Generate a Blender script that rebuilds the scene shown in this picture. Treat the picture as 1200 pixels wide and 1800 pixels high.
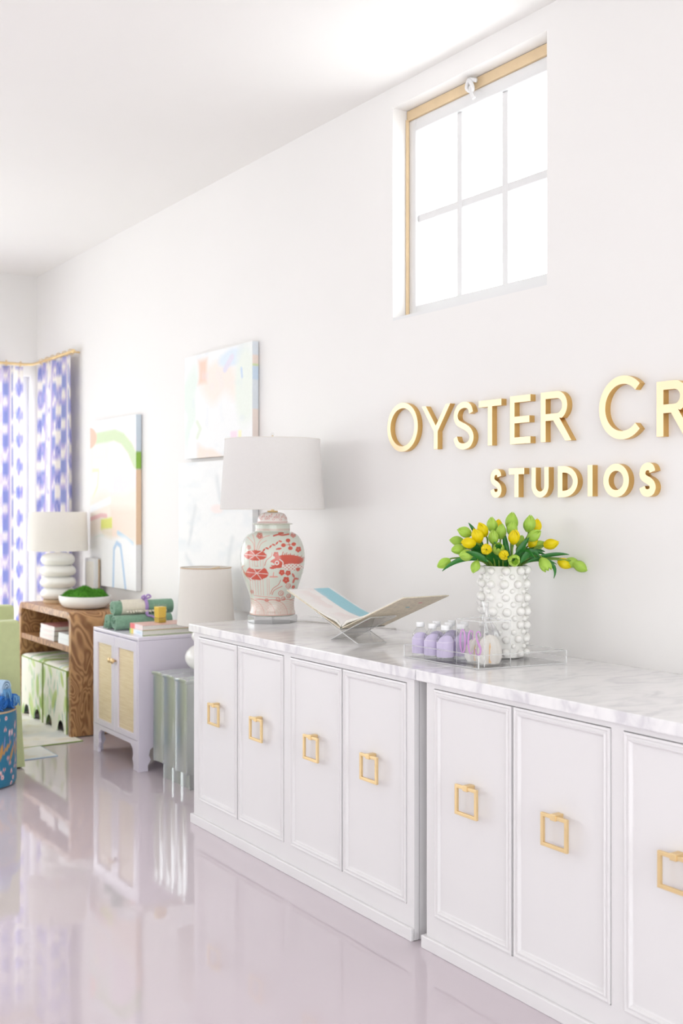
import bpy, bmesh, math, random
import numpy as np
from mathutils import Vector, Matrix
from mathutils.geometry import tessellate_polygon
random.seed(7)
PI = math.pi
for o in list(bpy.data.objects):
    bpy.data.objects.remove(o)
SC = bpy.context.scene
COL = SC.collection

# ------------------------------------------------------------------ camera
F_PX, CX, CY = 1950.0, 600.0, 889.0            # focal length, principal column, horizon row (1200x1800 frame)
YAW = math.atan(1290 / 1950)
CAM = (-2.869, 0.0, 1.448)
SN, CS = math.sin(YAW), math.cos(YAW)
cd = bpy.data.cameras.new('camera')
cam = bpy.data.objects.new('camera', cd); COL.objects.link(cam)
cam.location = CAM
cam.rotation_euler = (PI / 2, 0, -YAW)
cd.sensor_fit = 'HORIZONTAL'; cd.sensor_width = 24.0; cd.lens = F_PX / 1200 * 24.0
cd.shift_y = -(900 - CY) / 1800.0 * 1.5 * 1.0
cd.clip_start = 0.05; cd.clip_end = 100
cd.dof.use_dof = True; cd.dof.focus_distance = 3.9; cd.dof.aperture_fstop = 3.2
SC.camera = cam

# ------------------------------------------------------------------ world, exposure, daylight
SC.view_settings.view_transform = 'Standard'
SC.view_settings.look = 'None'
SC.view_settings.gamma = 1.0
SC.view_settings.use_curve_mapping = False
SC.view_settings.exposure = 0.0
SC.cycles.transparent_max_bounces = 40
W = bpy.data.worlds.new('overcast_sky'); SC.world = W; W.use_nodes = True
bg = W.node_tree.nodes['Background']
bg.inputs[0].default_value = (0.95, 1.0, 1.01, 1); bg.inputs[1].default_value = 4.9

ROOM_X0, ROOM_Y0, ROOM_Y1, ROOM_H = -6.6, -3.6, 8.755, 3.28
# window openings (u0, u1, z0, z1) measured along each wall
WIN_RIGHT = [(2.974, 3.93, 2.257, 3.19), (8.14, 8.70, 0.35, 2.46)]
WIN_LEFT = [(-3.2, -1.0, 0.2, 3.05), (5.6, 8.2, 0.9, 2.7)]
WIN_FAR = [(-5.8, -3.2, 0.35, 2.9), (-2.6, -0.05, 0.35, 2.48)]  # first opening is unseen, added so the letter fronts reflect something bright
WIN_NEAR = [(-6.2, -3.5, 0.15, 3.05), (-3.2, -0.5, 0.15, 3.05)]

def portal(loc, rot, sx, sy):
    l = bpy.data.lights.new('window_portal', 'AREA'); l.shape = 'RECTANGLE'; l.size = sx; l.size_y = sy
    l.cycles.is_portal = True
    o = bpy.data.objects.new('window_portal', l); COL.objects.link(o)
    o.location = loc; o.rotation_euler = rot
for a, b, c, d in WIN_LEFT:
    portal((ROOM_X0 - 0.16, (a + b) / 2, (c + d) / 2), (0, -PI / 2, 0), d - c, b - a)
for a, b, c, d in WIN_RIGHT:
    portal((0.2, (a + b) / 2, (c + d) / 2), (0, PI / 2, 0), d - c, b - a)
for a, b, c, d in WIN_FAR:
    portal(((a + b) / 2, ROOM_Y1 + 0.16, (c + d) / 2), (-PI / 2, 0, 0), b - a, d - c)
for a, b, c, d in WIN_NEAR:
    portal(((a + b) / 2, ROOM_Y0 - 0.16, (c + d) / 2), (PI / 2, 0, 0), b - a, d - c)

# ------------------------------------------------------------------ pixel helpers (directions only; depth comes from a plane)
def ray(u, v):
    k = (u - CX) / F_PX
    return (SN + CS * k, CS - SN * k, (CY - v) / F_PX)
def onx(u, v, X):
    r = ray(u, v); t = (X - CAM[0]) / r[0]
    return Vector((CAM[0] + t * r[0], CAM[1] + t * r[1], CAM[2] + t * r[2]))
def at_depth(u, v, Z):
    r = ray(u, v)
    return Vector((CAM[0] + Z * r[0], CAM[1] + Z * r[1], CAM[2] + Z * r[2]))

# ------------------------------------------------------------------ materials
def lin(c):
    return tuple((x / 255 / 12.92) if x / 255 <= 0.04045 else ((x / 255 + 0.055) / 1.055) ** 2.4 for x in c)
def mat(name, rgb, rough=0.5, metal=0.0, noise=None, bump=None, coat=0.0, spec=0.5, trans=0.0, sheen=0.0, transl=0.0, vcol=False):
    """rgb is sRGB 0-255. noise=(scale, amount) colour variation; bump=(scale, strength)."""
    m = bpy.data.materials.new(name); m.use_nodes = True
    nt = m.node_tree; N = nt.nodes; L = nt.links
    b = N['Principled BSDF']
    c = lin(rgb) + (1,)
    b.inputs['Base Color'].default_value = c
    b.inputs['Roughness'].default_value = rough
    b.inputs['Metallic'].default_value = metal
    b.inputs['Specular IOR Level'].default_value = spec
    b.inputs['Coat Weight'].default_value = coat
    b.inputs['Coat Roughness'].default_value = 0.05
    b.inputs['Transmission Weight'].default_value = trans
    b.inputs['Sheen Weight'].default_value = sheen
    tc = N.new('ShaderNodeTexCoord')
    src = None
    if vcol:
        a = N.new('ShaderNodeVertexColor'); a.layer_name = 'Col'; src = a.outputs['Color']
    if noise:
        n = N.new('ShaderNodeTexNoise'); n.inputs['Scale'].default_value = noise[0]; n.inputs['Detail'].default_value = 4
        L.new(tc.outputs['Object'], n.inputs['Vector'])
        mx = N.new('ShaderNodeMix'); mx.data_type = 'RGBA'; mx.blend_type = 'MULTIPLY'
        mr = N.new('ShaderNodeMapRange'); mr.inputs['To Min'].default_value = 1 - noise[1]; mr.inputs['To Max'].default_value = 1.0
        mr.inputs['From Min'].default_value = 0.3; mr.inputs['From Max'].default_value = 0.7
        L.new(n.outputs['Fac'], mr.inputs['Value'])
        mx.inputs['Factor'].default_value = 1.0
        if src is not None: L.new(src, mx.inputs['A'])
        else: mx.inputs['A'].default_value = c
        L.new(mr.outputs['Result'], mx.inputs['B'])
        src = mx.outputs['Result']
    if src is not None: L.new(src, b.inputs['Base Color'])
    if bump:
        n = N.new('ShaderNodeTexNoise'); n.inputs['Scale'].default_value = bump[0]; n.inputs['Detail'].default_value = 3
        L.new(tc.outputs['Object'], n.inputs['Vector'])
        bp = N.new('ShaderNodeBump'); bp.inputs['Strength'].default_value = bump[1]; bp.inputs['Distance'].default_value = 0.004
        L.new(n.outputs['Fac'], bp.inputs['Height']); L.new(bp.outputs['Normal'], b.inputs['Normal'])
    if transl > 0:
        t = N.new('ShaderNodeBsdfTranslucent')
        if src is not None: L.new(src, t.inputs['Color'])
        else: t.inputs['Color'].default_value = c
        ms = N.new('ShaderNodeMixShader'); ms.inputs[0].default_value = transl
        L.new(b.outputs[0], ms.inputs[1]); L.new(t.outputs[0], ms.inputs[2])
        L.new(ms.outputs[0], N['Material Output'].inputs['Surface'])
    return m
def clear(name, tint=(1, 1, 1), gloss=0.04, rough=0.02):
    """thin clear sheet: transparent with a fresnel reflection"""
    m = bpy.data.materials.new(name); m.use_nodes = True
    nt = m.node_tree; N = nt.nodes; L = nt.links
    N.remove(N['Principled BSDF'])
    t = N.new('ShaderNodeBsdfTransparent'); t.inputs['Color'].default_value = tint + (1,)
    g = N.new('ShaderNodeBsdfGlossy'); g.inputs['Roughness'].default_value = rough
    lw = N.new('ShaderNodeLayerWeight'); lw.inputs['Blend'].default_value = 0.5
    pw = N.new('ShaderNodeMath'); pw.operation = 'POWER'; pw.inputs[1].default_value = 5.0; L.new(lw.outputs['Facing'], pw.inputs[0])
    ad = N.new('ShaderNodeMath'); ad.operation = 'MULTIPLY_ADD'; ad.inputs[1].default_value = 0.9; ad.inputs[2].default_value = gloss; ad.use_clamp = True
    L.new(pw.outputs[0], ad.inputs[0])
    mx = N.new('ShaderNodeMixShader'); L.new(ad.outputs[0], mx.inputs[0])
    L.new(t.outputs[0], mx.inputs[1]); L.new(g.outputs[0], mx.inputs[2])
    L.new(mx.outputs[0], N['Material Output'].inputs['Surface'])
    return m

M = {}
M['wall'] = mat('wall_paint', (238, 235, 233), 0.6, noise=(1.5, 0.015), bump=(60, 0.02))
M['ceiling'] = mat('ceiling_paint', (246, 243, 240), 0.7, noise=(1.2, 0.015))
M['trim'] = mat('trim_paint', (230, 229, 229), 0.4, noise=(3, 0.01))
M['cabinet'] = mat('cabinet_paint', (236, 233, 234), 0.38, noise=(4, 0.012))
M['brass'] = mat('brushed_brass', (234, 206, 156), 0.42, metal=0.75, noise=(30, 0.05))
M['letter'] = mat('letter_side_brass_shaded', (224, 186, 118), 0.36, metal=0.9, noise=(12, 0.05))  # same brass darkened: shade on the letter sides put into the colour
M['letter_lit'] = mat('letter_face_brass_lit', (232, 211, 176), 0.42, metal=0.8, noise=(12, 0.04))  # same brass paled: light on the letter fronts put into the colour
M['glass'] = clear('window_glass')
M['acrylic'] = clear('acrylic', (0.997, 0.997, 0.998), 0.03)
M['acrylic_thick'] = clear('thick_acrylic', (0.99, 0.992, 0.992), 0.10)
def highlight_mat():  # clear acrylic with white mixed in, standing in for highlights
    m = clear('acrylic_highlight', (1, 1, 1), 0.2, 0.1); N = m.node_tree.nodes; L = m.node_tree.links
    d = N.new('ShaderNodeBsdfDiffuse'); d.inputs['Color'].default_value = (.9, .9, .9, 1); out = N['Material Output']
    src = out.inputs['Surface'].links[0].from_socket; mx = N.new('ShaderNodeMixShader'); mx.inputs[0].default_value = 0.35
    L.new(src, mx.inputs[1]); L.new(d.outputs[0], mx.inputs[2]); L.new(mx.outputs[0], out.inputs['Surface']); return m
M['acrylic_highlight'] = highlight_mat()
M['pet'] = clear('bottle_plastic', (0.985, 0.99, 0.995), 0.06)
M['wood_strip'] = mat('bare_pine', (232, 205, 165), 0.5, noise=(14, 0.08))
M['shade'] = mat('linen_shade', (250, 248, 247), 0.8, noise=(120, 0.02), transl=0.5)
M['shade_cream'] = mat('cream_shade', (252, 249, 245), 0.8, noise=(120, 0.02), transl=0.5)
M['ceramic'] = mat('white_ceramic', (244, 242, 238), 0.25, noise=(8, 0.01), coat=0.3)
M['matte_ceramic'] = mat('matte_ceramic', (242, 240, 236), 0.45, noise=(20, 0.02))
M['vcol_gloss'] = mat('painted_glaze', (255, 255, 255), 0.22, vcol=True, coat=0.4, noise=(40, 0.015))
M['vcol_matte'] = mat('painted_canvas', (255, 255, 255), 0.7, vcol=True, noise=(80, 0.03))
M['vcol_cloth'] = mat('printed_cloth', (255, 255, 255), 0.85, vcol=True, noise=(150, 0.05), sheen=0.2)
M['curtain'] = mat('printed_linen', (255, 255, 255), 0.85, vcol=True, noise=(150, 0.04), transl=0.16)
M['lav'] = mat('lavender_paint', (236, 229, 243), 0.25, noise=(4, 0.015), coat=0.3)
M['dark'] = mat('shadow_gap_board', (120, 114, 110), 0.7, noise=(10, 0.05))
M['silver'] = mat('silver_leaf', (210, 216, 213), 0.17, metal=0.6, noise=(10, 0.04))
M['moss'] = mat('moss_green', (84, 158, 36), 0.9, noise=(60, 0.45))
M['green_cloth'] = mat('sage_towelling', (135, 175, 148), 0.9, noise=(60, 0.2), sheen=0.3)
M['cream_cloth'] = mat('cream_towelling', (238, 232, 214), 0.9, noise=(60, 0.08))
M['ribbon'] = mat('lilac_ribbon', (186, 156, 214), 0.5, noise=(20, 0.05))
M['lime'] = mat('lime_slipcover', (206, 214, 160), 0.85, noise=(30, 0.06), bump=(120, 0.1), sheen=0.2)
M['lime_dark'] = mat('lime_welt', (150, 172, 90), 0.85, noise=(30, 0.06))
M['wax'] = mat('yellow_wax', (255, 220, 84), 0.3, noise=(10, 0.03), transl=0.2)
M['gold_liquid'] = mat('amber_glass_foot', (206, 176, 60), 0.15, noise=(10, 0.05))
M['paper'] = mat('book_pages', (238, 234, 226), 0.8, noise=(90, 0.08))
M['lilac'] = mat('lilac_label', (208, 196, 226), 0.5, noise=(20, 0.04))
M['lilac_pale'] = mat('pale_label_band', (225, 216, 236), 0.5, noise=(20, 0.03))
M['cap'] = mat('white_cap', (245, 245, 246), 0.4, noise=(10, 0.01))
M['orchid'] = mat('orchid_vinyl', (208, 150, 212), 0.4, noise=(10, 0.02))
M['tul_y'] = mat('yellow_petal', (255, 238, 14), 0.4, noise=(18, 0.06), transl=0.4)
M['tul_g'] = mat('green_petal', (206, 240, 108), 0.4, noise=(14, 0.14), transl=0.4)
M['stem'] = mat('tulip_stem', (112, 148, 50), 0.5, noise=(20, 0.15))
M['leaf'] = mat('tulip_leaf', (48, 128, 46), 0.4, noise=(12, 0.35), transl=0.15)
M['blue_light'] = mat('pale_blue_towelling', (180, 208, 234), 0.9, noise=(40, 0.1))
M['blue'] = mat('bright_blue_towelling', (48, 122, 210), 0.9, noise=(40, 0.2))
M['tassel'] = mat('sky_blue_fringe', (120, 176, 224), 0.9, noise=(40, 0.15))
M['oak'] = mat('pale_oak', (206, 176, 140), 0.5, noise=(16, 0.15))
M['cord'] = mat('clear_cord', (215, 210, 204), 0.3, noise=(10, 0.02))
M['treat'] = mat('white_tissue', (252, 249, 244), 0.7, noise=(25, 0.03), transl=0.35)
M['peach'] = mat('peach_biscuit', (240, 200, 150), 0.7, noise=(25, 0.08))
M['cello'] = clear('cellophane', (0.98, 0.98, 0.985), 0.12, 0.15)

def floor_mat():
    m = mat('lilac_epoxy', (214, 202, 209), 0.04, noise=(0.9, 0.05), spec=0.7)
    nt = m.node_tree; N = nt.nodes; L = nt.links; b = N['Principled BSDF']
    tc = N.new('ShaderNodeTexCoord')
    n = N.new('ShaderNodeTexNoise'); n.inputs['Scale'].default_value = 5.0; n.inputs['Detail'].default_value = 5.0
    L.new(tc.outputs['Object'], n.inputs['Vector'])
    bp = N.new('ShaderNodeBump'); bp.inputs['Strength'].default_value = 0.06; bp.inputs['Distance'].default_value = 0.01
    L.new(n.outputs['Fac'], bp.inputs['Height']); L.new(bp.outputs['Normal'], b.inputs['Normal'])
    return m
M['floor'] = floor_mat()

def marble_mat():
    m = mat('white_marble', (236, 233, 234), 0.13, coat=0.3)
    nt = m.node_tree; N = nt.nodes; L = nt.links; b = N['Principled BSDF']
    tc = N.new('ShaderNodeTexCoord')
    n1 = N.new('ShaderNodeTexNoise'); n1.inputs['Scale'].default_value = 6; n1.inputs['Detail'].default_value = 8; n1.inputs['Distortion'].default_value = 1.2
    mp = N.new('ShaderNodeMapping'); mp.inputs['Rotation'].default_value = (0.3, 0.2, 0.7); mp.inputs['Scale'].default_value = (1.0, 2.2, 1.4)
    L.new(tc.outputs['Object'], mp.inputs['Vector']); L.new(mp.outputs[0], n1.inputs['Vector'])
    r = N.new('ShaderNodeValToRGB')
    e = r.color_ramp.elements
    e[0].position = 0.34; e[0].color = lin((222, 219, 224)) + (1,)
    e[1].position = 0.60; e[1].color = lin((247, 245, 246)) + (1,)
    k = e.new(0.47); k.color = lin((240, 238, 240)) + (1,)
    L.new(n1.outputs['Fac'], r.inputs['Fac']); L.new(r.outputs['Color'], b.inputs['Base Color'])
    return m
M['marble'] = marble_mat()

def grain_mat(name, c0, c1, scale, dist, axis_scale):
    m = mat(name, c0, 0.4)
    nt = m.node_tree; N = nt.nodes; L = nt.links; b = N['Principled BSDF']
    tc = N.new('ShaderNodeTexCoord')
    mp = N.new('ShaderNodeMapping'); mp.inputs['Scale'].default_value = axis_scale
    L.new(tc.outputs['Object'], mp.inputs['Vector'])
    nz = N.new('ShaderNodeTexNoise'); nz.inputs['Scale'].default_value = 1.0; nz.inputs['Detail'].default_value = 2.0; nz.inputs['Distortion'].default_value = dist
    L.new(mp.outputs[0], nz.inputs['Vector'])
    ml = N.new('ShaderNodeMath'); ml.operation = 'MULTIPLY'; ml.inputs[1].default_value = scale
    L.new(nz.outputs['Fac'], ml.inputs[0])
    sn = N.new('ShaderNodeMath'); sn.operation = 'SINE'; L.new(ml.outputs[0], sn.inputs[0])
    n2 = N.new('ShaderNodeTexNoise'); n2.inputs['Scale'].default_value = 7.0
    L.new(tc.outputs['Object'], n2.inputs['Vector'])
    mr = N.new('ShaderNodeMapRange'); mr.inputs['From Min'].default_value = -1; mr.inputs['From Max'].default_value = 1
    L.new(sn.outputs[0], mr.inputs['Value'])
    mx = N.new('ShaderNodeMix'); mx.data_type = 'RGBA'
    mx.inputs['A'].default_value = lin(c0) + (1,); mx.inputs['B'].default_value = lin(c1) + (1,)
    L.new(mr.outputs['Result'], mx.inputs['Factor'])
    m2 = N.new('ShaderNodeMix'); m2.data_type = 'RGBA'; m2.blend_type = 'MULTIPLY'; m2.inputs['Factor'].default_value = 0.6
    L.new(mx.outputs['Result'], m2.inputs['A']); L.new(n2.outputs['Color'], m2.inputs['B'])
    L.new(mx.outputs['Result'], b.inputs['Base Color'])
    return m
M['burl'] = grain_mat('figured_walnut', (196, 150, 102), (140, 95, 58), 105, 0.8, (5.0, 5.0, 2.6))
M['grasscloth'] = grain_mat('woven_grasscloth', (242, 224, 190), (230, 208, 168), 40, 0.1, (2, 2, 90))

# ------------------------------------------------------------------ mesh helpers
ORG = {}
def link(o, parent=None):
    COL.objects.link(o)
    if parent is not None: o.parent = parent
    return o
def thing(name, label, cat, loc=(0, 0, 0), group=None):
    o = bpy.data.objects.new(name, None); link(o)
    o.empty_display_size = 0.05
    o.location = loc; ORG[o] = Vector(loc)
    o['label'] = label; o['category'] = cat
    if group: o['group'] = group
    return o
def tag(o, label, cat, group=None):
    o['label'] = label; o['category'] = cat
    if group: o['group'] = group
    return o
class MB:
    def __init__(s): s.v = []; s.f = []; s.c = None
    def add(s, verts, faces):
        n = len(s.v); s.v += [tuple(p) for p in verts]; s.f += [tuple(i + n for i in f) for f in faces]; return s
    def box(s, x0, x1, y0, y1, z0, z1):
        x0, x1 = min(x0, x1), max(x0, x1); y0, y1 = min(y0, y1), max(y0, y1); z0, z1 = min(z0, z1), max(z0, z1)
        v = [(x0, y0, z0), (x1, y0, z0), (x1, y1, z0), (x0, y1, z0), (x0, y0, z1), (x1, y0, z1), (x1, y1, z1), (x0, y1, z1)]
        return s.add(v, [(0, 3, 2, 1), (4, 5, 6, 7), (0, 1, 5, 4), (1, 2, 6, 5), (2, 3, 7, 6), (3, 0, 4, 7)])
    def lathe(s, prof, seg=48, c=(0, 0), a0=0.0, close=True):
        n = len(prof); vs = []
        for i in range(seg):
            a = a0 + 2 * PI * i / seg
            for r, z in prof: vs.append((c[0] + r * math.cos(a), c[1] + r * math.sin(a), z))
        fs = []
        for i in range(seg):
            j = (i + 1) % seg
            for k in range(n - 1):
                fs.append((i * n + k, j * n + k, j * n + k + 1, i * n + k + 1))
        if close and prof[0][0] > 1e-5: fs.append(tuple(i * n for i in range(seg))[::-1])
        if close and prof[-1][0] > 1e-5: fs.append(tuple(i * n + n - 1 for i in range(seg)))
        return s.add(vs, fs)
    def tube(s, pts, r, seg=10, cap=True):
        pts = [Vector(p) for p in pts]; n = len(pts)
        rs = r if isinstance(r, (list, tuple)) else [r] * n
        vs = []; up = Vector((0, 0, 1))
        t0 = (pts[1] - pts[0]).normalized()
        ref = up if abs(t0.dot(up)) < 0.9 else Vector((1, 0, 0))
        nx = t0.cross(ref).normalized()
        for i in range(n):
            t = (pts[min(i + 1, n - 1)] - pts[max(i - 1, 0)]).normalized()
            nx = (nx - t * nx.dot(t)).normalized(); ny = t.cross(nx)
            for k in range(seg):
                a = 2 * PI * k / seg
                vs.append(pts[i] + (nx * math.cos(a) + ny * math.sin(a)) * rs[i])
        fs = []
        for i in range(n - 1):
            for k in range(seg):
                l = (k + 1) % seg
                fs.append((i * seg + k, i * seg + l, (i + 1) * seg + l, (i + 1) * seg + k))
        if cap:
            fs.append(tuple(range(seg))[::-1]); fs.append(tuple((n - 1) * seg + k for k in range(seg)))
        return s.add(vs, fs)
    def sphere(s, c, r, seg=14, rings=9, sz=1.0):
        prof = [(max(0.0, r * math.sin(PI * i / rings)), c[2] - r * sz * math.cos(PI * i / rings)) for i in range(rings + 1)]
        prof[0] = (1e-6, prof[0][1]); prof[-1] = (1e-6, prof[-1][1])
        return s.lathe(prof, seg, (c[0], c[1]), close=False)
    def prism(s, loops, fn, d0, d1):
        """loops: list of 2-D loops (outer, holes...); fn(a, b, d) -> xyz"""
        flat = [p for l in loops for p in l]
        tri = tessellate_polygon([[Vector((p[0], p[1], 0)) for p in l] for l in loops])
        n = len(flat)
        vs = [fn(p[0], p[1], d0) for p in flat] + [fn(p[0], p[1], d1) for p in flat]
        fs = [tuple(t) for t in tri] + [tuple(i + n for i in t[::-1]) for t in tri]
        k = 0
        for l in loops:
            m = len(l)
            for i in range(m):
                a, b = k + i, k + (i + 1) % m
                fs.append((a, b, b + n, a + n))
            k += m
        return s.add(vs, fs)
    def grid(s, nx, ny, fn, wrap=False):
        vs = [fn(i / (nx if wrap else nx - 1), j / (ny - 1)) for i in range(nx) for j in range(ny)]
        fs = []
        for i in range(nx if wrap else nx - 1):
            i2 = (i + 1) % nx
            for j in range(ny - 1): fs.append((i * ny + j, i2 * ny + j, i2 * ny + j + 1, i * ny + j + 1))
        return s.add(vs, fs)
    def mesh(s, org=(0, 0, 0), bevel=0.0, bseg=2, smooth=False, recalc=True, fix=True):
        me = bpy.data.meshes.new('mesh')
        me.from_pydata([(v[0] - org[0], v[1] - org[1], v[2] - org[2]) for v in s.v], [], s.f)
        if bevel > 0 or recalc:
            bm = bmesh.new(); bm.from_mesh(me)
            if recalc: bmesh.ops.recalc_face_normals(bm, faces=bm.faces)
            if bevel > 0:
                es = [e for e in bm.edges if len(e.link_faces) == 2 and e.calc_face_angle(0) > 0.5]
                bmesh.ops.bevel(bm, geom=es, offset=bevel, segments=bseg, profile=0.5, affect='EDGES', clamp_overlap=True)
            bm.to_mesh(me); bm.free()
        if s.c is not None:
            at = me.color_attributes.new('Col', 'FLOAT_COLOR', 'POINT')
            c = np.ones((len(s.v), 4), dtype=np.float32); c[:, :3] = s.c
            at.data.foreach_set('color', c.ravel())
        if smooth:
            me.shade_smooth()
            if smooth == 'auto': me.set_sharp_from_angle(angle=0.6)
        return me
    def build(s, name, m, parent=None, label=None, **kw):
        root = parent
        while root is not None and root not in ORG: root = root.parent
        org = ORG[root] if root is not None else (0, 0, 0)
        base = None
        if root is None and s.v:
            a = np.array(s.v); base = Vector(((a[:, 0].min() + a[:, 0].max()) / 2, (a[:, 1].min() + a[:, 1].max()) / 2, a[:, 2].min())); org = base
        me = s.mesh(org, **kw); me.name = name
        me.materials.append(M[m] if isinstance(m, str) else m)
        o = bpy.data.objects.new(name, me); link(o, parent)
        if base is not None: o.location = base; ORG[o] = base
        if label: o['label'] = label
        return o
def struct(name, mb, m, **kw):
    o = mb.build(name, m, **kw); o['kind'] = 'structure'; return o
def copy_tree(o, parent=None):
    c = o.copy(); COL.objects.link(c); c.parent = parent
    if o in ORG: ORG[c] = ORG[o].copy()
    for ch in list(o.children): copy_tree(ch, c)
    return c
def instance(name, me, parent, loc=(0, 0, 0), rot=None, scale=None):
    o = bpy.data.objects.new(name, me); link(o, parent); o.location = loc
    if rot is not None: o.rotation_euler = rot
    if scale is not None: o.scale = (scale,) * 3 if isinstance(scale, (int, float)) else scale
    return o
def ribbon(path, w):
    P = [Vector((p[0], p[1])) for p in path]; n = len(P); A = []; B = []
    for i in range(n):
        t = (P[min(i + 1, n - 1)] - P[max(i - 1, 0)]).normalized(); nn = Vector((-t.y, t.x))
        A.append(P[i] + nn * w / 2); B.append(P[i] - nn * w / 2)
    return [(p.x, p.y) for p in A] + [(p.x, p.y) for p in B[::-1]]
def catmull(pts, n=8):
    P = [pts[0]] + list(pts) + [pts[-1]]; out = []
    for i in range(1, len(P) - 2):
        for k in range(n):
            t = k / n; r = []
            for d in range(len(pts[0])):
                p0, p1, p2, p3 = (P[i - 1][d], P[i][d], P[i + 1][d], P[i + 2][d])
                r.append(0.5 * (2 * p1 + (p2 - p0) * t + (2 * p0 - 5 * p1 + 4 * p2 - p3) * t * t + (3 * p1 - p0 - 3 * p2 + p3) * t ** 3))
            out.append(tuple(r))
    out.append(tuple(pts[-1])); return out

# painting helpers: masks over numpy coordinate arrays
def sm(d, w): return np.clip(0.5 - d / w, 0, 1)
def ell(x, y, cx, cy, a, b, rot=0.0, w=0.15):
    c, s_ = math.cos(rot), math.sin(rot); dx, dy = x - cx, y - cy
    return sm(np.sqrt(((dx * c + dy * s_) / a) ** 2 + ((-dx * s_ + dy * c) / b) ** 2) - 1, w)
def ring(x, y, cx, cy, a, b, th, w=3.0):
    d = np.sqrt(((x - cx)) ** 2 + ((y - cy) * a / b) ** 2) - a
    return sm(np.abs(d) - th, w)
def stroke(x, y, pts, th, w=None):
    w = w or th * 0.6; best = np.full(x.shape, 1e9)
    for (ax, ay), (bx, by) in zip(pts[:-1], pts[1:]):
        dx, dy = bx - ax, by - ay; L2 = dx * dx + dy * dy + 1e-12
        t = np.clip(((x - ax) * dx + (y - ay) * dy) / L2, 0, 1)
        best = np.minimum(best, np.hypot(x - ax - t * dx, y - ay - t * dy))
    return sm(best - th, w)
def rect(x, y, x0, x1, y0, y1, w=0.01):
    return sm(np.maximum(np.maximum(x0 - x, x - x1), np.maximum(y0 - y, y - y1)), w)
def lay(col, m, rgb, a=1.0):
    c = np.array(lin(rgb)); m = (m * a)[..., None]; return col * (1 - m) + c * m
def base_col(n, rgb): return np.tile(np.array(lin(rgb)), (n, 1))
def vnoise(x, y, seed=0):
    """cheap smooth value noise, 0..1"""
    def h(i, j):
        q = np.sin(i * 127.1 + j * 311.7 + seed * 74.7) * 43758.5453
        return q - np.floor(q)
    i, j = np.floor(x), np.floor(y); fx, fy = x - i, y - j
    fx = fx * fx * (3 - 2 * fx); fy = fy * fy * (3 - 2 * fy)
    return (h(i, j) * (1 - fx) + h(i + 1, j) * fx) * (1 - fy) + (h(i, j + 1) * (1 - fx) + h(i + 1, j + 1) * fx) * fy

# ================================================================== the room
T = 0.18
def wall_with_holes(name, a0, a1, holes, fn):
    """wall along axis a with rectangular openings; fn(a0,a1,z0,z1) -> box args"""
    b = MB(); hs = sorted(holes); cur = a0
    for (h0, h1, z0, z1) in hs:
        b.box(*fn(cur, h0, 0, ROOM_H)); b.box(*fn(h0, h1, 0, z0)); b.box(*fn(h0, h1, z1, ROOM_H)); cur = h1
    b.box(*fn(cur, a1, 0, ROOM_H))
    return struct(name, b, 'wall', recalc=True)
struct('floor', MB().box(ROOM_X0 - T, T, ROOM_Y0 - T, ROOM_Y1 + T, -0.12, 0), 'floor')
struct('ceiling', MB().box(ROOM_X0 - T, T, ROOM_Y0 - T, ROOM_Y1 + T, ROOM_H, ROOM_H + 0.15), 'ceiling')
wall_with_holes('wall_right', ROOM_Y0 - T, ROOM_Y1 + T, WIN_RIGHT, lambda a, b, c, d: (0, T, a, b, c, d))
wall_with_holes('wall_left', ROOM_Y0 - T, ROOM_Y1 + T, WIN_LEFT, lambda a, b, c, d: (ROOM_X0 - T, ROOM_X0, a, b, c, d))
wall_with_holes('wall_far', ROOM_X0, 0, WIN_FAR, lambda a, b, c, d: (a, b, ROOM_Y1, ROOM_Y1 + T, c, d))
wall_with_holes('wall_near', ROOM_X0, 0, WIN_NEAR, lambda a, b, c, d: (a, b, ROOM_Y0 - T, ROOM_Y0, c, d))

def window(name, hole, cols, rows, fn, dep, fw=0.05, mw=0.03):
    """frame, bars and single panes; fn(a, d, z) -> xyz with d = depth into the wall"""
    a0, a1, z0, z1 = hole
    def bx(b, A0, A1, Z0, Z1, D0, D1):
        p, q = fn(A0, D0, Z0), fn(A1, D1, Z1)
        return b.box(p[0], q[0], p[1], q[1], p[2], q[2])
    b = MB()
    bx(b, a0, a0 + fw, z0, z1, dep, dep + 0.06); bx(b, a1 - fw, a1, z0, z1, dep, dep + 0.06)
    bx(b, a0 + fw, a1 - fw, z0, z0 + fw, dep, dep + 0.06); bx(b, a0 + fw, a1 - fw, z1 - fw, z1, dep, dep + 0.06)
    w = struct(name, b, 'trim', bevel=0.004)
    A0, A1, Z0, Z1 = a0 + fw, a1 - fw, z0 + fw, z1 - fw
    for i in range(1, cols):
        c = A0 + (A1 - A0) * i / cols
        bx(MB(), c - mw / 2, c + mw / 2, Z0, Z1, dep + 0.012, dep + 0.05).build('muntin', 'trim', w, bevel=0.004)
    for j in range(1, rows):
        c = Z0 + (Z1 - Z0) * j / rows
        bx(MB(), A0, A1, c - mw / 2, c + mw / 2, dep + 0.014, dep + 0.048).build('muntin', 'trim', w, bevel=0.004)
    for i in range(cols):
        for j in range(rows):
            p0 = A0 + (A1 - A0) * i / cols; p1 = A0 + (A1 - A0) * (i + 1) / cols
            q0 = Z0 + (Z1 - Z0) * j / rows; q1 = Z0 + (Z1 - Z0) * (j + 1) / rows
            bx(MB(), p0, p1, q0, q1, dep + 0.029, dep + 0.033).build('pane', 'glass', w)
    return w
fr = lambda a, d, z: (d, a, z)
fl = lambda a, d, z: (ROOM_X0 - d, a, z)
ff = lambda a, d, z: (a, ROOM_Y1 + d, z)
fn_ = lambda a, d, z: (a, ROOM_Y0 - d, z)
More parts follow.
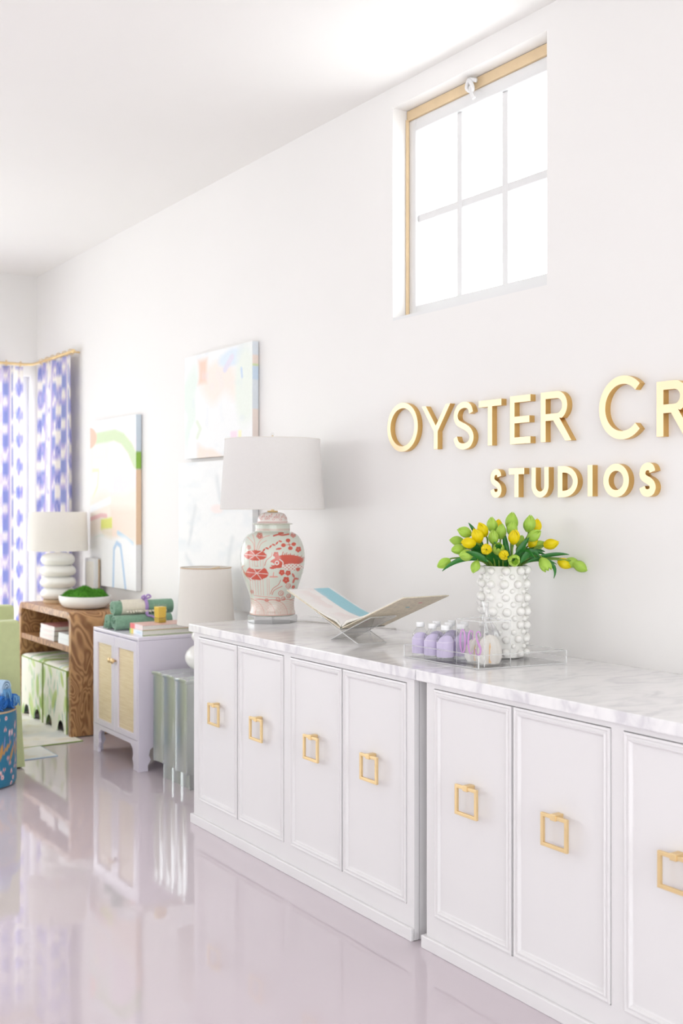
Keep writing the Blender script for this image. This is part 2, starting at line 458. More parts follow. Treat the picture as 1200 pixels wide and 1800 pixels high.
w1 = window('window_1', (2.974, 3.93, 2.27, 3.145), 3, 2, fr, 0.085, 0.055, 0.034)
MB().box(0.075, 0.10, 2.974, 3.928, 3.145, 3.188).build('head_strip', 'wood_strip', w1, 'bare pine strip across the head', bevel=0.002)
MB().box(0.068, 0.084, 3.919, 3.928, 2.275, 3.15).build('side_strip', 'wood_strip', w1, 'slim bare pine strip down the side', bevel=0.002)
MB().box(0.0, 0.16, 2.974, 3.93, 2.257, 2.27).build('sill', 'trim', w1)
MB().box(0.085, 0.10, 2.974, 3.928, 3.188, 3.19).build('gap_filler', 'dark', w1)
k = MB(); kp = onx(832, 153, 0.062)
k.tube(catmull([(0.062, kp.y + 0.03, kp.z + 0.01), (0.05, kp.y + 0.018, kp.z + 0.028), (0.045, kp.y, kp.z + 0.02), (0.05, kp.y - 0.008, kp.z - 0.01), (0.055, kp.y + 0.012, kp.z - 0.014), (0.05, kp.y + 0.028, kp.z + 0.004), (0.05, kp.y + 0.01, kp.z + 0.03), (0.055, kp.y - 0.025, kp.z + 0.018)]), 0.009, 8)
k.tube(catmull([(0.05, kp.y + 0.005, kp.z), (0.05, kp.y - 0.002, kp.z - 0.03), (0.055, kp.y - 0.01, kp.z - 0.05)]), 0.008, 8)
k.build('tied_cloth', 'trim', w1, 'knotted white cloth tie at the head', smooth=True)
window('window_2', WIN_RIGHT[1], 1, 2, fr, 0.06)
window('window_3', WIN_FAR[1], 3, 2, ff, 0.06); window('window_4', WIN_FAR[0], 3, 2, ff, 0.06)  # the second one is an unseen window added for the letters' reflections
for i, h in enumerate(WIN_LEFT): window('window_%d' % (5 + i), h, 3, 2, fl, 0.06)
window('window_7', WIN_NEAR[0], 3, 2, fn_, 0.06); window('window_8', WIN_NEAR[1], 3, 2, fn_, 0.06)
b = MB().box(-0.015, 0, 6.35, ROOM_Y1, 0, 0.12); struct('baseboard_right', b, 'trim', bevel=0.003)
b = MB().box(ROOM_X0, -0.016, ROOM_Y1 - 0.015, ROOM_Y1, 0, 0.12); struct('baseboard_far', b, 'trim', bevel=0.003)

# ================================================================== the two long cabinets and their marble tops
XF = -0.632
def door_mesh(w, h):
    """door front, local: y 0..w, z 0..h, face towards -x; stepped moulding round a recessed panel"""
    st = [(0.0, 0.012), (0.0, -0.004), (0.006, -0.006), (0.010, -0.002), (0.014, -0.002), (0.018, -0.0065), (0.022, -0.0055), (0.026, 0.003), (0.030, 0.004)]
    b = MB(); n = len(st); vs = []
    for ins, d in st:
        vs += [(d, ins, ins), (d, w - ins, ins), (d, w - ins, h - ins), (d, ins, h - ins)]
    fs = [(3, 2, 1, 0)]
    for i in range(n - 1):
        for k in range(4):
            l = (k + 1) % 4
            fs.append((i * 4 + k, i * 4 + l, (i + 1) * 4 + l, (i + 1) * 4 + k))
    e = (n - 1) * 4; fs.append((e, e + 1, e + 2, e + 3))
    return b.add(vs, fs)
def pull():
    """square ring pull, local origin on the door face at the ring's top middle; sticks out to -x"""
    r = MB(); W2, H, t = 0.052, 0.094, 0.0105
    x0, x1 = -0.030, -0.0205
    outer = [(-W2, -H + t / 2), (W2, -H + t / 2), (W2, t / 2), (-W2, t / 2)]
    inner = [(-W2 + t, -H + 1.5 * t), (W2 - t, -H + 1.5 * t), (W2 - t, -t / 2), (-W2 + t, -t / 2)]
    r.prism([outer, inner], lambda a, c, d: (d, a, c), x0, x1)
    p = MB().box(-0.033, 0, -0.0105, 0.0105, -0.0085, 0.0095)
    return r.mesh(bevel=0.0012), p.mesh(bevel=0.0015)
PULL_RING, PULL_POST = pull()
for me in (PULL_RING, PULL_POST): me.materials.append(M['brass'])
def cabinet(label, y0, y1, doors, left_base_out, ordinals):
    t = thing('cabinet', label, 'cabinet', (-0.32, (y0 + y1) / 2, 0), 'white panelled cabinets under the marble tops')
    ZT = 0.872
    body = MB().box(XF + 0.02, -0.003, y0 + 0.018, y1 - 0.018, 0.002, ZT)
    body.build('carcass', 'cabinet', t)
    MB().box(XF + 0.022, -0.003, y0, y0 + 0.018, 0.002, ZT).build('end_panel', 'cabinet', t)
    MB().box(XF + 0.022, -0.003, y1 - 0.018, y1, 0.002, ZT).build('end_panel', 'cabinet', t)
    f = MB(); zs = (0.112, 0.855)
    ys = sorted([y0, y1] + [d for dd in doors for d in dd])
    f.box(XF, XF + 0.02, y0, y1, 0.002, zs[0]); f.box(XF, XF + 0.02, y0, y1, zs[1], ZT)
    pairs = sorted(doors)
    edges = [y0] + [v for p in pairs for v in p] + [y1]
    for i in range(0, len(edges), 2):
        a, c = edges[i], edges[i + 1]
        if c - a > 0.02: f.box(XF, XF + 0.02, a, c, zs[0], zs[1])
    f.build('face_frame', 'cabinet', t)
    MB().box(XF - 0.014, XF - 0.0005, y0 - left_base_out[0], y1 + left_base_out[1], 0, 0.042).build('plinth', 'cabinet', t, bevel=0.003)
    for q in ((y0 - left_base_out[0] - 0.0, y0 - 0.0005), (y1 + 0.0005, y1 + left_base_out[1])):
        if q[1] - q[0] > 0.004: MB().box(XF, -0.01, q[0], q[1], 0, 0.042).build('plinth', 'cabinet', t, bevel=0.003)
    g = 0.0025
    for (a, c) in doors:
        w, h = c - a - 2 * g, zs[1] - zs[0] - 2 * g
        me = door_mesh(w, h).mesh(); me.name = 'door'; me.materials.append(M['cabinet'])
        d = instance('door', me, t, Vector((XF, a + g, zs[0] + g)) - ORG[t])
        ring_ = instance('handle', PULL_RING, d, (0.0035, w / 2, 0.573 - zs[0] - g))
        post_ = instance('handle_post', PULL_POST, d, (0.0035, w / 2, 0.573 - zs[0] - g))
        ring_['label'] = 'square brass ring pull'
    return t
cabinet('white cabinet with four panelled doors under the red and white jar lamp', 2.943, 4.603,
        [(4.180, 4.552), (3.794, 4.175), (3.374, 3.744), (2.984, 3.369)], (0.0, 0.014), None)
cabinet('white cabinet with panelled doors nearest the camera, below the vase of tulips', 1.235, 2.876,
        [(2.463, 2.836), (2.075, 2.458), (1.660, 2.032), (1.275, 1.655)], (0.0, 0.014), None)
def top(label, y0, y1):
    o = MB().box(-0.650, -0.001, y0, y1, 0.8725, 0.908).build('countertop', 'marble', bevel=0.0035)
    tag(o, label, 'countertop', 'marble tops on the white cabinets')
top('grey veined white marble top under the open book and jar lamp', 2.9175, 4.625)
top('grey veined white marble top under the tulip vase, nearest the camera', 1.20, 2.9125)

# ================================================================== brass lettering on the wall
def arc(cx, cy, rx, ry, a0, a1, n=28):
    return [(cx + rx * math.cos(math.radians(a0 + (a1 - a0) * i / n)), cy + ry * math.sin(math.radians(a0 + (a1 - a0) * i / n))) for i in range(n + 1)]
S_PTS = [(.97, .80), (.88, .93), (.68, 1.0), (.42, 1.0), (.17, .93), (.03, .78), (.10, .62), (.34, .53), (.62, .46), (.88, .36), (1.0, .21), (.88, .06), (.64, 0), (.36, 0), (.12, .07), (0, .22)]
def glyph(ch, W, H, k):
    if ch == 'O':
        return [arc(W / 2, H / 2, W / 2, H / 2, 0, 360, 56)[:-1], arc(W / 2, H / 2, W / 2 - k, H / 2 - k, 0, 360, 56)[:-1]]
    if ch == 'Y':
        m = W / 2; j = H * .40; a = k * 1.15
        return [[(m - k / 2, 0), (m + k / 2, 0), (m + k / 2, j), (W, H), (W - a, H), (m, j + k * 1.0), (a, H), (0, H), (m - k / 2, j)]]
    if ch == 'S':
        p = [(k / 2 + x * (W - k), k / 2 + y * (H - k)) for x, y in S_PTS]
        return [ribbon(catmull(p, 5), k)]
    if ch == 'T':
        m = W / 2; return [[(m - k / 2, 0), (m + k / 2, 0), (m + k / 2, H - k), (W, H - k), (W, H), (0, H), (0, H - k), (m - k / 2, H - k)]]
    if ch == 'E':
        c = H * .5; return [[(0, 0), (W, 0), (W, k), (k, k), (k, c - k / 2), (W * .95, c - k / 2), (W * .95, c + k / 2), (k, c + k / 2), (k, H - k), (W, H - k), (W, H), (0, H)]]
    if ch == 'R':
        r = H * .29; cy = H - r; bw = W * .88
        outer = [(0, 0), (k, 0), (k, H - 2 * r), (W * .42, H - 2 * r), (W - k * 1.1, 0), (W + k * .1, 0), (W * .62, H - 2 * r + k * .35)]
        outer += arc(bw - r, cy, r, r, -62, 90, 20) + [(0, H)]
        ri = r - k
        inner = [(k, H - 2 * r + k)] + arc(bw - r, cy, ri, ri, -90, 90, 16) + [(k, H - k)]
        return [outer, inner]
    if ch == 'C':
        return [ribbon(arc(W * .56, H / 2, W * .56 - k / 2, H / 2 - k / 2, 44, 316, 48), k)]
    if ch == 'U':
        r = W / 2; p = [(k / 2, H), (k / 2, r)] + arc(r, r, r - k / 2, r - k / 2, 180, 360, 24)[1:] + [(W - k / 2, H)]
        return [ribbon(p, k)]
    if ch == 'D':
        rx, ry = W * .72, H / 2
        o = [(0, 0)] + arc(W - rx, ry, rx, ry, -90, 90, 28) + [(0, H)]
        i = [(k, k)] + arc(W - rx, ry, rx - k, ry - k, -90, 90, 24) + [(k, H - k)]
        return [o, i]
    if ch == 'I': return [[(0, 0), (W, 0), (W, H), (0, H)]]
LX = -0.026
rows = [('upper', [('O', 680.5, 734, 708, 794, .023), ('Y', 741, 791, 712, 789.5, .024), ('S', 796.5, 832, 707, 789.5, .024), ('T', 841, 881, 703, 783, .025),
                   ('E', 896, 932, 695, 780, .025), ('R', 950, 1003, 687.5, 775.5, .025), ('C', 1052.5, 1127, 660.5, 772.5, .028), ('R', 1153.5, 1215, 668, 766, .028)]),
        ('lower', [('S', 861.5, 881, 825, 874.5, .022), ('T', 894, 921, 823, 874, .023), ('U', 934, 964, 821.5, 874.5, .022), ('D', 980, 1015, 819, 874, .023),
                   ('I', 1032.5, 1041, 817.5, 872.5, .025), ('O', 1060, 1105, 815, 874, .024), ('S', 1123, 1152, 813.5, 873, .025)])]
LAB = {('upper', 0): 'tall brass letter O that starts the upper line on the wall', ('upper', 1): 'tall brass letter Y between the first O and the S',
       ('upper', 2): 'tall brass letter S between Y and T in the upper line', ('upper', 3): 'tall brass letter T between S and E in the upper line',
       ('upper', 4): 'tall brass letter E between T and R in the upper line', ('upper', 5): 'tall brass letter R that ends the first word of the upper line',
       ('upper', 6): 'largest brass letter, the round C starting the second word', ('upper', 7): 'tall brass letter R cut by the right edge, beside the big C',
       ('lower', 0): 'small brass letter S that starts the lower line', ('lower', 1): 'small brass letter T in the lower line',
       ('lower', 2): 'small brass letter U in the lower line', ('lower', 3): 'small brass letter D in the lower line',
       ('lower', 4): 'small brass letter I in the lower line', ('lower', 5): 'small brass round letter O in the lower line',
       ('lower', 6): 'small brass letter S that ends the lower line'}
for line, ls in rows:
    for i, (ch, u0, u1, v0, v1, k) in enumerate(ls):
        vm = (v0 + v1) / 2; um = (u0 + u1) / 2
        yl = onx(u0, vm, LX).y; yr = onx(u1, vm, LX).y
        zt = onx(um, v0, LX).z; zb = onx(um, v1, LX).z
        b = MB().prism(glyph(ch, yl - yr, zt - zb, k), lambda a, c, d: (d, yl - a, zb + c), LX, -0.0004)
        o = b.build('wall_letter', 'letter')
        o.data.materials.append(M['letter_lit'])
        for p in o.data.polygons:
            if p.normal.x < -0.7: p.material_index = 1  # fronts facing the room take the lit brass
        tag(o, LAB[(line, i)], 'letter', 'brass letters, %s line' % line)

# ================================================================== pictures on the wall
def canvas(name, label, y0, y1, z0, z1, fn, x0=-0.04, nx=110, ny=170, thick_fn=None):
    """stretched canvas; fn(s, t) -> colours, s from far (left) to near (right), t from top to bottom"""
    t = thing(name, label, 'painting', (x0 / 2, (y0 + y1) / 2, z0))
    b = MB().box(x0 + 0.001, -0.004, y0 + 0.001, y1 - 0.001, z0 + 0.001, z1 - 0.001); b.build('stretcher', 'paper', t)
    b = MB().grid(nx, ny, lambda s, q: (x0, y1 - s * (y1 - y0), z1 - q * (z1 - z0)))
    s, q = np.meshgrid(np.linspace(0, 1, nx), np.linspace(0, 1, ny), indexing='ij')
    b.c = fn(s.ravel(), q.ravel()) * .84 + .16 * .88; b.build('canvas_front', 'vcol_matte', t, recalc=False)  # white mixed over the front stands for overexposure washing it out
    for yy, sv in ((y0, 1.0), (y1, 0.0)):
        b = MB().grid(2, ny, lambda s_, q_: (x0 + (-.004 - x0) * s_, yy, z1 - q_ * (z1 - z0)))
        qq = np.tile(np.linspace(0, 1, ny), 2)
        b.c = thick_fn(qq) if thick_fn is not None else fn(np.full(2 * ny, sv), qq)
        b.build('canvas_edge', 'vcol_matte', t, recalc=False)
    b = MB().grid(nx, 2, lambda s_, q_: (x0 + (-.004 - x0) * q_, y1 - s_ * (y1 - y0), z0))
    b.c = fn(np.repeat(np.linspace(0, 1, nx), 2), np.ones(nx * 2)); b.build('canvas_edge', 'vcol_matte', t, recalc=False)
    return t
def paint_a(s, t):
    c = base_col(len(s), (246, 240, 236)); w = vnoise(s * 4, t * 7, 3) * 0.06
    c = lay(c, rect(s, t, -1, 2, -1, .12 + 0, .02), (240, 243, 246))
    c = lay(c, rect(s, t + w, -1, .5, .13, .36, .05), (233, 241, 226))
    c = lay(c, rect(s + w, t, .48, 1.1, .12, .47, .05), (248, 231, 238))
    c = lay(c, rect(s + w, t, .12, .40, .26, .46, .06), (248, 234, 236))
    c = lay(c, rect(s, t, .42, .52, .21, .43, .02), (252, 248, 249))
    c = lay(c, stroke(s, t * 1.9, [(.12, .20), (.55, .19), (.72, .24), (.88, .36), (1.0, .52)], .065, .03), (206, 224, 178))
    c = lay(c, ell(s, t, -.02, .10, .17, .065, 0, .1), (250, 190, 164))
    c = lay(c, stroke(s, t, [(.06, .30), (.2, .30), (.17, .40), (.06, .47)], .010), (244, 240, 190))
    c = lay(c, rect(s, t + w, -.1, 1.1, .47, .73, .06), (250, 236, 224))
    c = lay(c, rect(s + w, t, .5, 1.1, .53, .72, .05), (249, 224, 208))
    c = lay(c, stroke(s, t, [(0, .54), (.45, .485)], .022), (246, 247, 250))
    c = lay(c, stroke(s, t, [(0, .60), (.25, .575), (.38, .578)], .013), (242, 190, 190))
    c = lay(c, rect(s, t + s * .06, .25, .50, .615, .68, .012), (230, 232, 92))
    c = lay(c, rect(s, t, .27, .5, .66, .73, .03), (240, 226, 204))
    c = lay(c, ell(s, t, .2, .71, .12, .016, -.1, .3), (214, 228, 216))
    c = lay(c, stroke(s, t, [(.62, .675), (.80, .705), (.94, .735)], .014), (186, 214, 234))
    c = lay(c, rect(s, t + w, -.1, 1.1, .75, 1.1, .04), (246, 245, 246))
    c = lay(c, stroke(s, t * 1.4, [(.52, 1.45), (.54, 1.08), (.60, 1.03), (.68, 1.05), (.73, 1.2), (.80, 1.45)], .018), (172, 200, 232))
    return c
def edge_a(q):
    c = base_col(len(q), (214, 226, 236)); z = q * 0
    c = lay(c, rect(z, q, -1, 1, .21, .31), (152, 196, 84)); c = lay(c, rect(z, q, -1, 1, .31, .74), (240, 208, 176))
    return lay(c, rect(z, q, -1, 1, .74, 2), (236, 234, 234))
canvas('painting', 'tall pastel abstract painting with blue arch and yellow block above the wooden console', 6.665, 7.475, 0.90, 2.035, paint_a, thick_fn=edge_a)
def paint_b(s, t):
    c = base_col(len(s), (243, 243, 243)); w = (vnoise(s * 5, t * 5, 5) - .5) * .15
    c = lay(c, ell(s + w, t + w, .5, .28, .3, .2, .3, .5), (248, 232, 222))
    c = lay(c, rect(s + w, t + w * .5, .16, .30, .03, .26, .06), (250, 204, 182))
    c = lay(c, ell(s + w, t, .72, .10, .22, .08, 0, .5), (220, 232, 243))
    c = lay(c, stroke(s, t, [(.62, .2), (.72, .1)], .03), (226, 220, 236))
    c = lay(c, ell(s, t + w, .90, .35, .14, .35, 0, .5), (234, 240, 230))
    c = lay(c, ell(s + w, t, .06, .5, .08, .4, .1, .5), (230, 240, 232))
    c = lay(c, rect(s, t, .70, .79, .78, .94, .02), (248, 218, 232)); c = lay(c, rect(s, t, .81, .85, .78, .86, .02), (246, 240, 190))
    c = lay(c, stroke(s, t, [(.2, .65), (.25, .72), (.2, .8)], .02), (226, 234, 216))
    c = lay(c, rect(s, t + w, .2, .95, .92, 1.1, .04), (246, 228, 216))
    c = lay(c, stroke(s, t, [(.85, .22), (.86, .3)], .012), (190, 210, 236))
    n = vnoise(s * 14, t * 9, 9); return lay(c, np.clip(n - .72, 0, 1) * 1.2, (214, 222, 232))
def edge_b(q):
    c = base_col(len(q), (224, 230, 236)); z = q * 0
    c = lay(c, rect(z, q, -1, 1, .12, .2), (240, 224, 214)); c = lay(c, rect(z, q, -1, 1, .2, .22), (214, 226, 170))
    c = lay(c, rect(z, q, -1, 1, .22, .34), (204, 220, 236)); c = lay(c, rect(z, q, -1, 1, .6, .9), (238, 224, 216))
    return lay(c, rect(z, q, -1, 1, .9, 2), (196, 212, 232))
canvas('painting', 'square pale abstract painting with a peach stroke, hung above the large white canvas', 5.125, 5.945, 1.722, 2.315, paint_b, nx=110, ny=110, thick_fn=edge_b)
def paint_c(s, t):
    c = base_col(len(s), (243, 243, 242)); n = vnoise(s * 5, t * 12, 11) * .6 + vnoise(s * 13, t * 30, 12) * .4
    c = lay(c, np.clip((n - .5) * 2.2, 0, 1), (230, 234, 236))
    for (a, b_, q) in [((.25, .35), (.18, .52), .02), ((.2, .5), (.15, .62), .015), ((.12, .7), (.2, .78), .02), ((.55, .15), (.6, .3), .02), ((.75, .55), (.7, .72), .02)]:
        c = lay(c, stroke(s, t + n * .05, [a, b_], q, q * 2), (216, 220, 222), .8)
    return lay(c, ell(s, t, .55, .33, .08, .03, 0, .6), (248, 232, 228))
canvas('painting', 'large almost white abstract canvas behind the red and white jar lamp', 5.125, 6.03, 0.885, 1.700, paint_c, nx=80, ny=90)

# ================================================================== ginger jar lamp
LC = (-0.29, 4.48); Z0 = 0.908
lamp = thing('table_lamp', 'red and white ginger jar lamp with white drum shade on the marble top', 'lamp', (LC[0], LC[1], Z0))
MB().lathe([(0.112, Z0), (0.115, Z0 + 0.003), (0.115, Z0 + 0.031), (0.112, Z0 + 0.034)], 8, LC, a0=0.25).build('acrylic_base', 'acrylic_highlight', lamp, 'clear acrylic base')  # whitened to stand in for light refracted through the clear block
MB().tube([(LC[0], LC[1], Z0 + 0.004), (LC[0], LC[1], Z0 + 0.034)], 0.006, 10).build('bolt', 'silver', lamp)
JP = [(0.0995, .942), (0.1055, .946), (0.106, .956), (0.1025, .967), (0.1010, .985), (0.1015, 1.005), (0.106, 1.032), (0.1155, 1.060), (0.132, 1.110), (0.1425, 1.145), (0.1485, 1.180), (0.1500, 1.208), (0.1480, 1.240), (0.1410, 1.270), (0.1290, 1.296), (0.1140, 1.314), (0.0960, 1.324), (0.0830, 1.330), (0.0812, 1.340), (0.0812, 1.360)]
jp = catmull(JP, 16)
face = math.atan2(CAM[1] - LC[1], CAM[0] - LC[0])
def jar_paint(ux, vy):
    x, y = ux, vy; c = base_col(len(x), (212, 216, 204)); RED = (202, 86, 68); PINK = (222, 150, 138)
    for x0 in (300, 330, 362, 395, 428, 460, 512, 535): c = lay(c, stroke(x, y, [(x0, 1150), (x0 - 10 + (x0 - 420) * .05, 930)], 2.4, 3), PINK)
    for x0 in (280, 315, 345, 380, 420, 455): c = lay(c, stroke(x, y, [(x0 + 5, 790), (x0, 680)], 2.4, 3), PINK)
    for p in ([(350, 570), (345, 450), (320, 370)], [(370, 570), (400, 470), (460, 400), (540, 375)], [(340, 570), (330, 480), (250, 400)], [(395, 560), (430, 480), (500, 440)]):
        c = lay(c, stroke(x, y, catmull(p, 4), 3.2, 4), PINK)
    for p in ([(550, 1130), (580, 1060), (650, 1010), (680, 950)], [(570, 1140), (600, 1080), (700, 1030)], [(475, 760), (500, 690), (560, 640), (570, 595)], [(240, 900), (180, 800), (210, 770)], [(300, 960), (230, 900), (200, 850)]):
        c = lay(c, stroke(x, y, catmull(p, 4), 4.5, 4), RED, .85)
    # lotus leaves
    for cx, cy, a, b_ in ((355, 630, 148, 68), (375, 860, 150, 92)):
        wob = 1 + .06 * np.sin(7 * np.arctan2(y - cy, x - cx))
        c = lay(c, ell(x, y, cx, cy, a * 1, b_, 0, .06 * 1) * (np.sqrt(((x - cx) / a) ** 2 + ((y - cy) / b_) ** 2) < wob), RED)
        for k in range(6):
            an = k * PI / 3 + .1
            c = lay(c, stroke(x, y, [(cx, cy), (cx + a * .95 * math.cos(an), cy + b_ * .95 * math.sin(an))], 4, 4), (228, 214, 206))
    c = lay(c, ell(x, y, 375, 790, 90, 18, 0, .2), (212, 216, 204))
    # carp
    c = lay(c, ell(x, y, 640, 730, 95, 62, .1, .06), RED)
    c = lay(c, ell(x, y, 790, 690, 190, 66, .08, .06), RED)
    for k in range(13):
        px = 690 + k * 24; c = lay(c, stroke(x, y, [(px, 665 - 10 + k * 3), (px + 22, 585 + k * 6 + (k % 2) * 14)], 5, 5), RED, .9)
    c = lay(c, ell(x, y, 845, 785, 145, 44, .08, .06), (228, 222, 214))
    sc = (np.sin(x * .13) * np.sin(y * .15) > .25) & (ell(x, y, 845, 787, 140, 42, .08, .06) > .5)
    c = lay(c, sc * 1.0, RED, .8)
    c = lay(c, ell(x, y, 565, 735, 42, 16, .3, .1), (212, 216, 204))
    c = lay(c, ring(x, y, 632, 725, 22, 22, 6), (235, 232, 226)); c = lay(c, ell(x, y, 632, 725, 9, 9), RED)
    c = lay(c, stroke(x, y, catmull([(668, 680), (710, 720), (700, 770)], 5), 6, 4), (235, 232, 226))
    c = lay(c, ell(x, y, 585, 785, 48, 17, -.1, .1), RED)
    # flowers and sprigs
    def flower(cx, cy, r, n=5, a=1.0):
        nonlocal c
        for k in range(n):
            an = k * 2 * PI / n + .4; c = lay(c, ell(x, y, cx + r * .6 * math.cos(an), cy + r * .6 * math.sin(an), r * .5, r * .5), RED, a)
    for cx, cy in ((775, 440), (715, 500), (850, 490), (805, 540)): c = lay(c, ell(x, y, cx, cy, 30, 24), RED)
    c = lay(c, stroke(x, y, [(715, 500), (850, 490)], 4), RED); c = lay(c, stroke(x, y, [(775, 440), (805, 540)], 4), RED)
    flower(910, 560, 36); flower(620, 620, 36); flower(750, 950, 42); flower(695, 850, 36); flower(775, 860, 34); flower(905, 820, 24); flower(845, 1050, 22)
    flower(410, 380, 40, 5, .7); flower(845, 372, 36, 5, .7); flower(270, 530, 30, 5, .5); flower(500, 1215, 26, 5, .6); flower(310, 1110, 26, 5, .4)
    for k in range(6):
        px, py = 465 + k * 42, 560 - k * 22; c = lay(c, ell(x, y, px, py, 24, 11, -.9 + (k % 2) * 1.2), RED)
    c = lay(c, ell(x, y, 655, 545, 38, 13, -.15), RED); c = lay(c, stroke(x, y, catmull([(590, 380), (650, 365), (700, 372), (785, 362)], 4), 10, 6), RED)
    c = lay(c, ell(x, y, 685, 348, 40, 13), RED)
    for an in (.3, 1.9, 4.2): c = lay(c, ell(x, y, 858 + 28 * math.cos(an), 930 + 40 * math.sin(an), 14, 34, an - PI / 2), RED, .9)
    c = lay(c, ell(x, y, 590, 905, 60, 11), PINK); c = lay(c, stroke(x, y, [(585, 905), (590, 850)], 6), PINK)
    for cx, cy, r in ((780, 1030, 30), (685, 1125, 32), (650, 1205, 26), (715, 1195, 24), (785, 1165, 26)):
        c = lay(c, ring(x, y, cx, cy, r, r, 4, 4), RED, .85); c = lay(c, ring(x, y, cx + 4, cy + 3, r * .45, r * .45, 4, 4), RED, .8)
    # water bands and wave scales
    for yy in (1160, 1195): c = lay(c, stroke(x, y, catmull([(340, yy), (470, yy + 8), (640, yy + 20)], 4), 4, 4), PINK)
    scz = (y > 1200) & (y < 1402)
    for cx in (230, 340, 480, 640, 810, 940):
        d = np.hypot(x - cx + 60, (y - 1405) * .95)
        for rr in (188, 160, 132, 104, 76): c = lay(c, sm(np.abs(d - rr) - (3.5 if rr == 188 else 2), 4) * scz * (x > cx - 140), RED if rr == 188 else PINK, .8)
        c = lay(c, (d < 185) * scz * 1.0, (226, 200, 190), .28)
    for yy, h in ((1408, 4), (1442, 11)): c = lay(c, sm(np.abs(y - yy) - h, 4), PINK)
    for yy in (298, 312): c = lay(c, sm(np.abs(y - yy) - 2.5, 3), RED, .7)
    return c
NSEG = 560
def jar_obj(prof, name, painter, parent):
    b = MB().lathe(prof, NSEG, LC, close=False)
    a = np.array(b.v); dx, dy = a[:, 0] - LC[0], a[:, 1] - LC[1]
    lat = dx * math.cos(face + PI / 2) + dy * math.sin(face + PI / 2)
    ux = 575 + lat / 0.000353; vy = (889 + (1.448 - a[:, 2]) / 0.002646 - 890) * 7.5
    b.c = painter(ux, vy); return b.build(name, 'vcol_gloss', parent, smooth=True)
jar_obj(jp, 'jar_body', jar_paint, lamp)
def lid_paint(x, y):
    c = base_col(len(x), (232, 222, 216)); RED = (206, 104, 94)
    for k in range(14):
        cx = 395 + k * 32; cy = 150 + 22 * math.sin(k * 2.3)
        c = lay(c, ring(x, y, cx, cy, 13, 11, 3, 4), RED, .8); c = lay(c, ell(x, y, cx + 10, cy - 28, 10, 7), RED, .7)
    c = lay(c, sm(np.abs(y - 205) - 5, 5), RED, .5)
    return lay(c, (y > 226) * 1.0, (196, 206, 176), .6)
LP = [(0.0805, 1.360), (0.0925, 1.3615), (0.0925, 1.3645), (0.0760, 1.3690), (0.0705, 1.374), (0.0690, 1.385), (0.0655, 1.397), (0.0560, 1.409), (0.0400, 1.416), (0.0200, 1.418), (0.0001, 1.418)]
jar_obj(catmull(LP, 5), 'jar_lid', lid_paint, lamp)
MB().lathe([(0.024, 1.418), (0.026, 1.420), (0.024, 1.425), (0.008, 1.426), (0.008, 1.50), (0.014, 1.505), (0.014, 1.55), (0.004, 1.555), (0.004, 1.775)], 20, LC).build('lamp_neck', 'brass', lamp, smooth='auto')
def shade(c, rb, rt, zb, zt, th=0.002, seg=72):
    return MB().lathe([(rb, zb), (rt, zt), (rt - th, zt), (rb - th, zb), (rb, zb)], seg, c, close=False)
sh = shade(LC, 0.243, 0.2205, 1.431, 1.757).build('lamp_shade', 'shade', lamp, smooth='auto')
for zz, rr in ((1.431, 0.2432), (1.7535, 0.2209)):
    MB().lathe([(rr, zz), (rr + 0.0012, zz + 0.0005), (rr + 0.0012, zz + 0.0035), (rr, zz + 0.004)], 72, LC, close=False).build('shade_trim', 'shade_cream', sh, smooth=True)
sp = MB()
for k in range(3):
    a = k * 2 * PI / 3 + .3; sp.tube([(LC[0] + .004 * math.cos(a), LC[1] + .004 * math.sin(a), 1.752), (LC[0] + .2195 * math.cos(a), LC[1] + .2195 * math.sin(a), 1.752)], 0.002, 6)
sp.build('shade_spider', 'brass', lamp)
MB().lathe([(0.005, 1.772), (0.009, 1.779), (0.005, 1.787), (0.0001, 1.79)], 12, LC).build('finial', 'acrylic_thick', lamp)
cb = catmull([(LC[0] + .09, LC[1] - .07, .912), (-.15, 4.36, .911), (-.08, 4.15, .9105), (-.03, 4.0, .9105), (-.006, 3.9, .912)], 8)
MB().tube(cb, 0.0022, 6).build('cord', 'cord', lamp, smooth=True)

# ================================================================== open book on its acrylic cradle
ZC = 0.908
st = thing('book_stand', 'clear acrylic crossed stand holding the open book', 'stand', (-0.385, 3.64, ZC))
SY, SZ = 3.660, 0.953
def plate(pts, x0, x1, th):
    b = MB(); n = len(pts); lp = ribbon(pts, th)
    return b.prism([lp], lambda a, c, d: (d, a, c), x0, x1)
def wing(y, z, dy, dz, L):
    l = math.hypot(dy, dz); return (y + dy / l * L, z + dz / l * L)
WL, WR = (0.415, 0.125), (-0.415, 0.150)
ex = wing(SY + .003, SZ, *WL, 0.20); plate([(SY - 0.115, ZC + 0.0035), (SY - 0.02, SZ - 0.012), (SY + 0.02, SZ + 0.002), ex], -0.445, -0.315, 0.006).build('cradle_plate', 'acrylic_thick', st)
ex2 = wing(SY - .003, SZ, *WR, 0.20); plate([(SY + 0.085, ZC + 0.0035), (SY + 0.02, SZ - 0.014), (SY - 0.02, SZ + 0.002), ex2], -0.440, -0.320, 0.006).build('cradle_plate', 'acrylic_thick', st)
